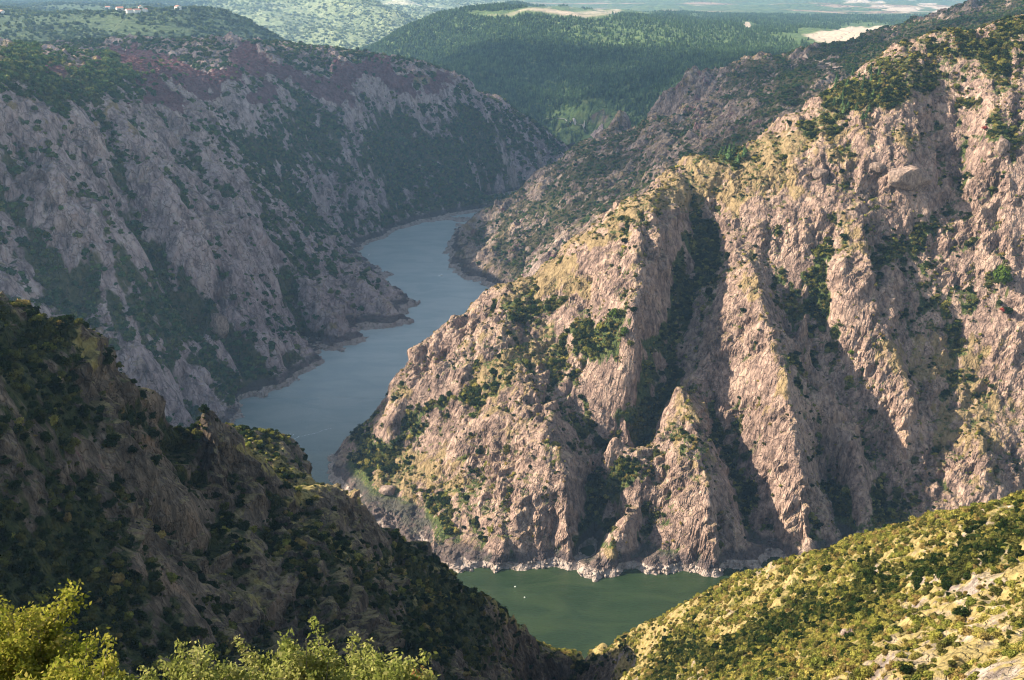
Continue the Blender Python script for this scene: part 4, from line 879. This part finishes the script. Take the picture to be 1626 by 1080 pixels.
# ---------------------------------------------------------------- village houses
def flatm(n_,c,r_=.8):
    m=bpy.data.materials.new(n_); m.use_nodes=True; nt=m.node_tree; b=nt.nodes['Principled BSDF']; b.inputs['Roughness'].default_value=r_
    g_=N(nt,'ShaderNodeNewGeometry'); nt.links.new(mixc(nt,noise(nt,g_.outputs['Position'],.5,4),tuple(.8*x for x in c),c),b.inputs['Base Color']); return m
wallm=flatm('white_render',(.8,.76,.7)); roofm=flatm('clay_tiles',(.45,.2,.13)); glassm=flatm('dark_glass',(.05,.06,.08),.2)
HM=[('windowed wall','.')]
def house(p,w_,l,h,rot,label):
    root=bpy.data.objects.new('village_house',None); sc.collection.objects.link(root); root.location=(p[0],p[1],p[2]-1); root.rotation_euler=(0,0,rot); root['label']=label; root['category']='house'; root['group']='white houses of the far village'
    x,y=w_/2,l/2; rh=h*.38; e=.5
    co=[(-x,-y,0),(x,-y,0),(x,y,0),(-x,y,0),(-x,-y,h),(x,-y,h),(x,y,h),(-x,y,h),(-x,0,h+rh),(x,0,h+rh)]
    bm=bmesh.new(); V=[bm.verts.new(c) for c in co]
    for f in [(0,1,5,4),(2,3,7,6),(0,4,8,7,3),(1,2,6,9,5)]: bm.faces.new([V[i] for i in f])
    me=bpy.data.meshes.new('wall'); bm.to_mesh(me); bm.free(); me.materials.append(wallm); link('wall',me,parent=root)
    bm=bmesh.new(); t=.35
    for sgn in(-1,1):
        a=[(-x-e,sgn*(y+e),h-e*rh/y),(x+e,sgn*(y+e),h-e*rh/y),(x+e,0,h+rh),(-x-e,0,h+rh)]
        lo=[bm.verts.new((c[0],c[1],c[2]+.05)) for c in a]; up=[bm.verts.new((c[0],c[1],c[2]+t)) for c in a]
        bm.faces.new(up);bm.faces.new(lo[::-1])
        for i in range(4): bm.faces.new([lo[i],lo[(i+1)%4],up[(i+1)%4],up[i]])
    me=bpy.data.meshes.new('roof'); bm.to_mesh(me); bm.free(); me.materials.append(roofm); link('roof',me,parent=root)
HS=[(172,13,'left end house of the white village on the far hill'),(190,15,'pale house second in the far village row'),(205,18,'low white house in the middle of the far village'),(217,19,'long white house beside the middle one of the far village'),(233,18,'brightest white house standing apart at the right of the village'),(222,13,'small white house behind the far village row'),(285,13,'lone white house on the skyline right of the village'),(3,20,'house with reddish roof at the left edge of the photo')]
for k,(px,py,lb) in enumerate(HS):
    p=gp('back',px,py); house(p,26 if k==3 else 17,12,8,.2+k*.35,lb)
# ---------------------------------------------------------------- tracks, boats, wake
def strip(name,n,pts,wd,mat,label,kind='structure',lift=.6):
    P=[gp(n,a,b) for a,b in pts]; Q=[]
    for p,q in zip(P[:-1],P[1:]):
        for k in range(6): Q.append(p+(q-p)*k/6)
    Q.append(P[-1]); Q=np.array(Q); T=np.gradient(Q,axis=0); T[:,2]=0; T/=np.linalg.norm(T,axis=1)[:,None]+1e-9; S_=np.stack([-T[:,1],T[:,0],0*T[:,0]],1)
    g=G[n]; b=GR[n]['b']
    def zat(p):
        j=np.clip(((p[:,0]-b[0])/g['st']).round().astype(int),0,g['Z'].shape[1]-1); i=np.clip(((p[:,1]-b[2])/g['st']).round().astype(int),0,g['Z'].shape[0]-1); return g['Z'][i,j]
    z=zat(Q); z=np.convolve(np.pad(z,2,mode='edge'),np.ones(5)/5,'valid'); Lr=[Q+S_*wd/2*s for s in (-1,1)]
    co=np.vstack([np.c_[Lr[0][:,:2],np.maximum(z,zat(Lr[0]))+lift],np.c_[Lr[1][:,:2],np.maximum(z,zat(Lr[1]))+lift]]); m=len(Q); q=np.array([(i,i+1,m+i+1,m+i) for i in range(m-1)])
    return link(name,mesh_raw(name,co,q,{},mat,True),kind,label)
dirt=flatm('dirt_track',(.42,.30,.22))
strip('dirt_track','mid',[(1275,88),(1300,96),(1318,99),(1340,104)],5,dirt,'pale dirt track crossing the shaded ridge')
strip('road','forest',[(868,186),(885,190),(905,196),(920,201),(935,209)],4,flatm('pale_road',(.4,.36,.32)),'pale road winding through the valley terraces',lift=2)
whitem=flatm('white_paint',(.8,.8,.78),.4)
def boat(px,py,label,L=5.0,rot=0):
    p=PZ(px,py,0.0); root=bpy.data.objects.new('small_boat',None); sc.collection.objects.link(root); root.location=(p[0],p[1],0); root.rotation_euler=(0,0,rot); root['label']=label; root['category']='boat'; root['group']='small white boats on the river'
    bm=bmesh.new(); S=[]
    for i in range(9):
        t=i/8; wv_=.9*math.sin(math.pi*min(1,.25+t*.75))**.6*(1 if t<.95 else .3); ring=[(L*(t-.5),s*wv_*k,z) for s,k,z in ((-1,1,.6),(-1,.75,-.1),(0,0,-.25),(1,.75,-.1),(1,1,.6),(1,.85,.6),(0,0,.05),(-1,.85,.6))]
        S.append([bm.verts.new(c) for c in ring])
    for a,b in zip(S[:-1],S[1:]):
        for j in range(8): bm.faces.new([a[j],a[(j+1)%8],b[(j+1)%8],b[j]])
    bm.faces.new(S[0]); bm.faces.new(S[-1][::-1]); me=bpy.data.meshes.new('hull'); bm.to_mesh(me); bm.free(); me.materials.append(whitem); link('hull',me,parent=root)
    bm=bmesh.new(); bmesh.ops.create_cube(bm,size=1); bmesh.ops.scale(bm,vec=(.28*L,1.2,.8),verts=bm.verts); bmesh.ops.translate(bm,vec=(.1*L,0,.95),verts=bm.verts); bmesh.ops.bevel(bm,geom=bm.edges[:],offset=.15,segments=2); me=bpy.data.meshes.new('cabin'); bm.to_mesh(me); bm.free(); me.materials.append(whitem); link('cabin',me,parent=root)
boat(700,438,'small white boat far up the river near the shaded ridge',7,.6)
boat(586,405,'small boat moored against the far left bank',5,1.4)
def buoy(px,py,label):
    p=PZ(px,py,0); v,f=ICO2; co=np.vstack([v*[.55,.55,.4],]); co[:,2]+=.2; me=mesh_raw('buoy',co,f,{},whitem,True); o=link('buoy',me,None,label,'buoy','white buoys on the green water',loc=tuple(p)); 
    mm=trunk_mesh('mast',.8,.09,1,0); link('mast',mm,parent=o)
buoy(818,932,'white buoy on the green water, nearer the cliff'); buoy(833,949,'white buoy on the green water, nearer the dark spur')
foam=flatm('foam',(.85,.88,.88),.6)
def wake(pts,wd,seed):
    r=np.random.default_rng(seed); co=[];q=[]
    P=np.array([PZ(a,b,0) for a,b in pts]); 
    for p,q_ in zip(P[:-1],P[1:]):
        n=int(np.linalg.norm(q_-p)/1.2)
        for k in range(n):
            c=p+(q_-p)*(k+r.uniform())/n+np.array([r.normal()*wd*.4,r.normal()*wd*.4,0]); s=wd*r.uniform(.15,.5); d=(q_-p)/np.linalg.norm(q_-p); e=np.array([-d[1],d[0],0]); b=len(co)
            for u,v in((-1,-.3),(0,-.5),(1,0),(0,.5)): co.append(c+d*u*s*2.2+e*v*s+np.array([0,0,.03]))
            q.append((b,b+1,b+2,b+3))
    return co,q
A,Q1=wake([(450,700),(456,694),(462,690)],3.5,1); B,Q2=wake([(464,699),(476,693),(500,688),(525,680)],1.0,2)
link('boat_wake',mesh_raw('boat_wake',np.array(A+B),np.vstack([np.array(Q1),np.array(Q2)+len(A)]),{},foam),'stuff','white foam of a boat wake beyond the dark crag')
print('details',time.time()-T0)
# ---------------------------------------------------------------- clouds, high above the frame, shading the middle of the view
cm=bpy.data.materials.new('cloud'); cm.use_nodes=True; cm.node_tree.nodes['Principled BSDF'].inputs['Base Color'].default_value=(.85,.86,.88,1); _cb=cm.node_tree.nodes['Principled BSDF']; _cb.inputs['Roughness'].default_value=1; _cb.inputs['Alpha'].default_value=.15
def inpoly(x,y,P):
    c=False; j=len(P)-1
    for i in range(len(P)):
        if (P[i][1]>y)!=(P[j][1]>y) and x<(P[j][0]-P[i][0])*(y-P[i][1])/(P[j][1]-P[i][1])+P[i][0]: c=not c
        j=i
    return c
CLOUDS=[([(-2200,1500),(-700,1500),(-150,1330),(-60,1230),(60,1120),(300,1110),(600,1250),(1100,1350),(1700,1500),(1700,2600),(900,2650),(350,2950),(-250,3350),(-700,3100),(-900,2300),(-2200,2500)],1600,200)]
rc_=np.random.default_rng(5)
v2,f2=ICO2
for P,alt,zg in CLOUDS:
    co=[];fs=[];o_=0; k=0; xs=[p[0] for p in P]; ys=[p[1] for p in P]
    while k<700:
        x=rc_.uniform(min(xs),max(xs)); y=rc_.uniform(min(ys),max(ys))
        if not inpoly(x,y,P): continue
        k+=1; s_=rc_.uniform(60,120); t=(alt-zg)/sdir.z
        c=np.array([x+sdir.x*t,y+sdir.y*t,alt]); vv=v2*np.array([s_,s_,s_*.5])*rc_.uniform(.85,1.15,(len(v2),1))+c+np.array([0,0,rc_.uniform(0,60)])
        co.append(vv); fs.append(f2+o_); o_+=len(v2)
    link('cloud',mesh_raw('cloud',np.vstack(co),np.vstack(fs),{},cm,True),'structure','broken white cloud above the canyon','cloud')
# ---------------------------------------------------------------- haze
hm=bpy.data.materials.new('haze_air'); hm.use_nodes=True; nt=hm.node_tree
for q in list(nt.nodes):
    if q.type=='BSDF_PRINCIPLED': nt.nodes.remove(q)
pv=N(nt,'ShaderNodeVolumePrincipled'); pv.inputs['Color'].default_value=(.36,.62,1,1); pv.inputs['Density'].default_value=.00006; pv.inputs['Anisotropy'].default_value=.3
nt.links.new(pv.outputs[0],nt.nodes['Material Output'].inputs['Volume'])
def box(name,x0,x1,y0,y1,z0_,z1,mat):
    co=np.array([(x,y,z) for z in(z0_,z1) for y in(y0,y1) for x in(x0,x1)],float)
    q=np.array([(0,2,3,1),(4,5,7,6),(0,1,5,4),(2,6,7,3),(0,4,6,2),(1,3,7,5)])
    return mesh_raw(name,co,q,{},mat)
link('haze',box('haze',-27000,27000,-900,41000,-31,700,hm),'stuff','thin blue haze in the canyon air')
print('done',time.time()-T0)
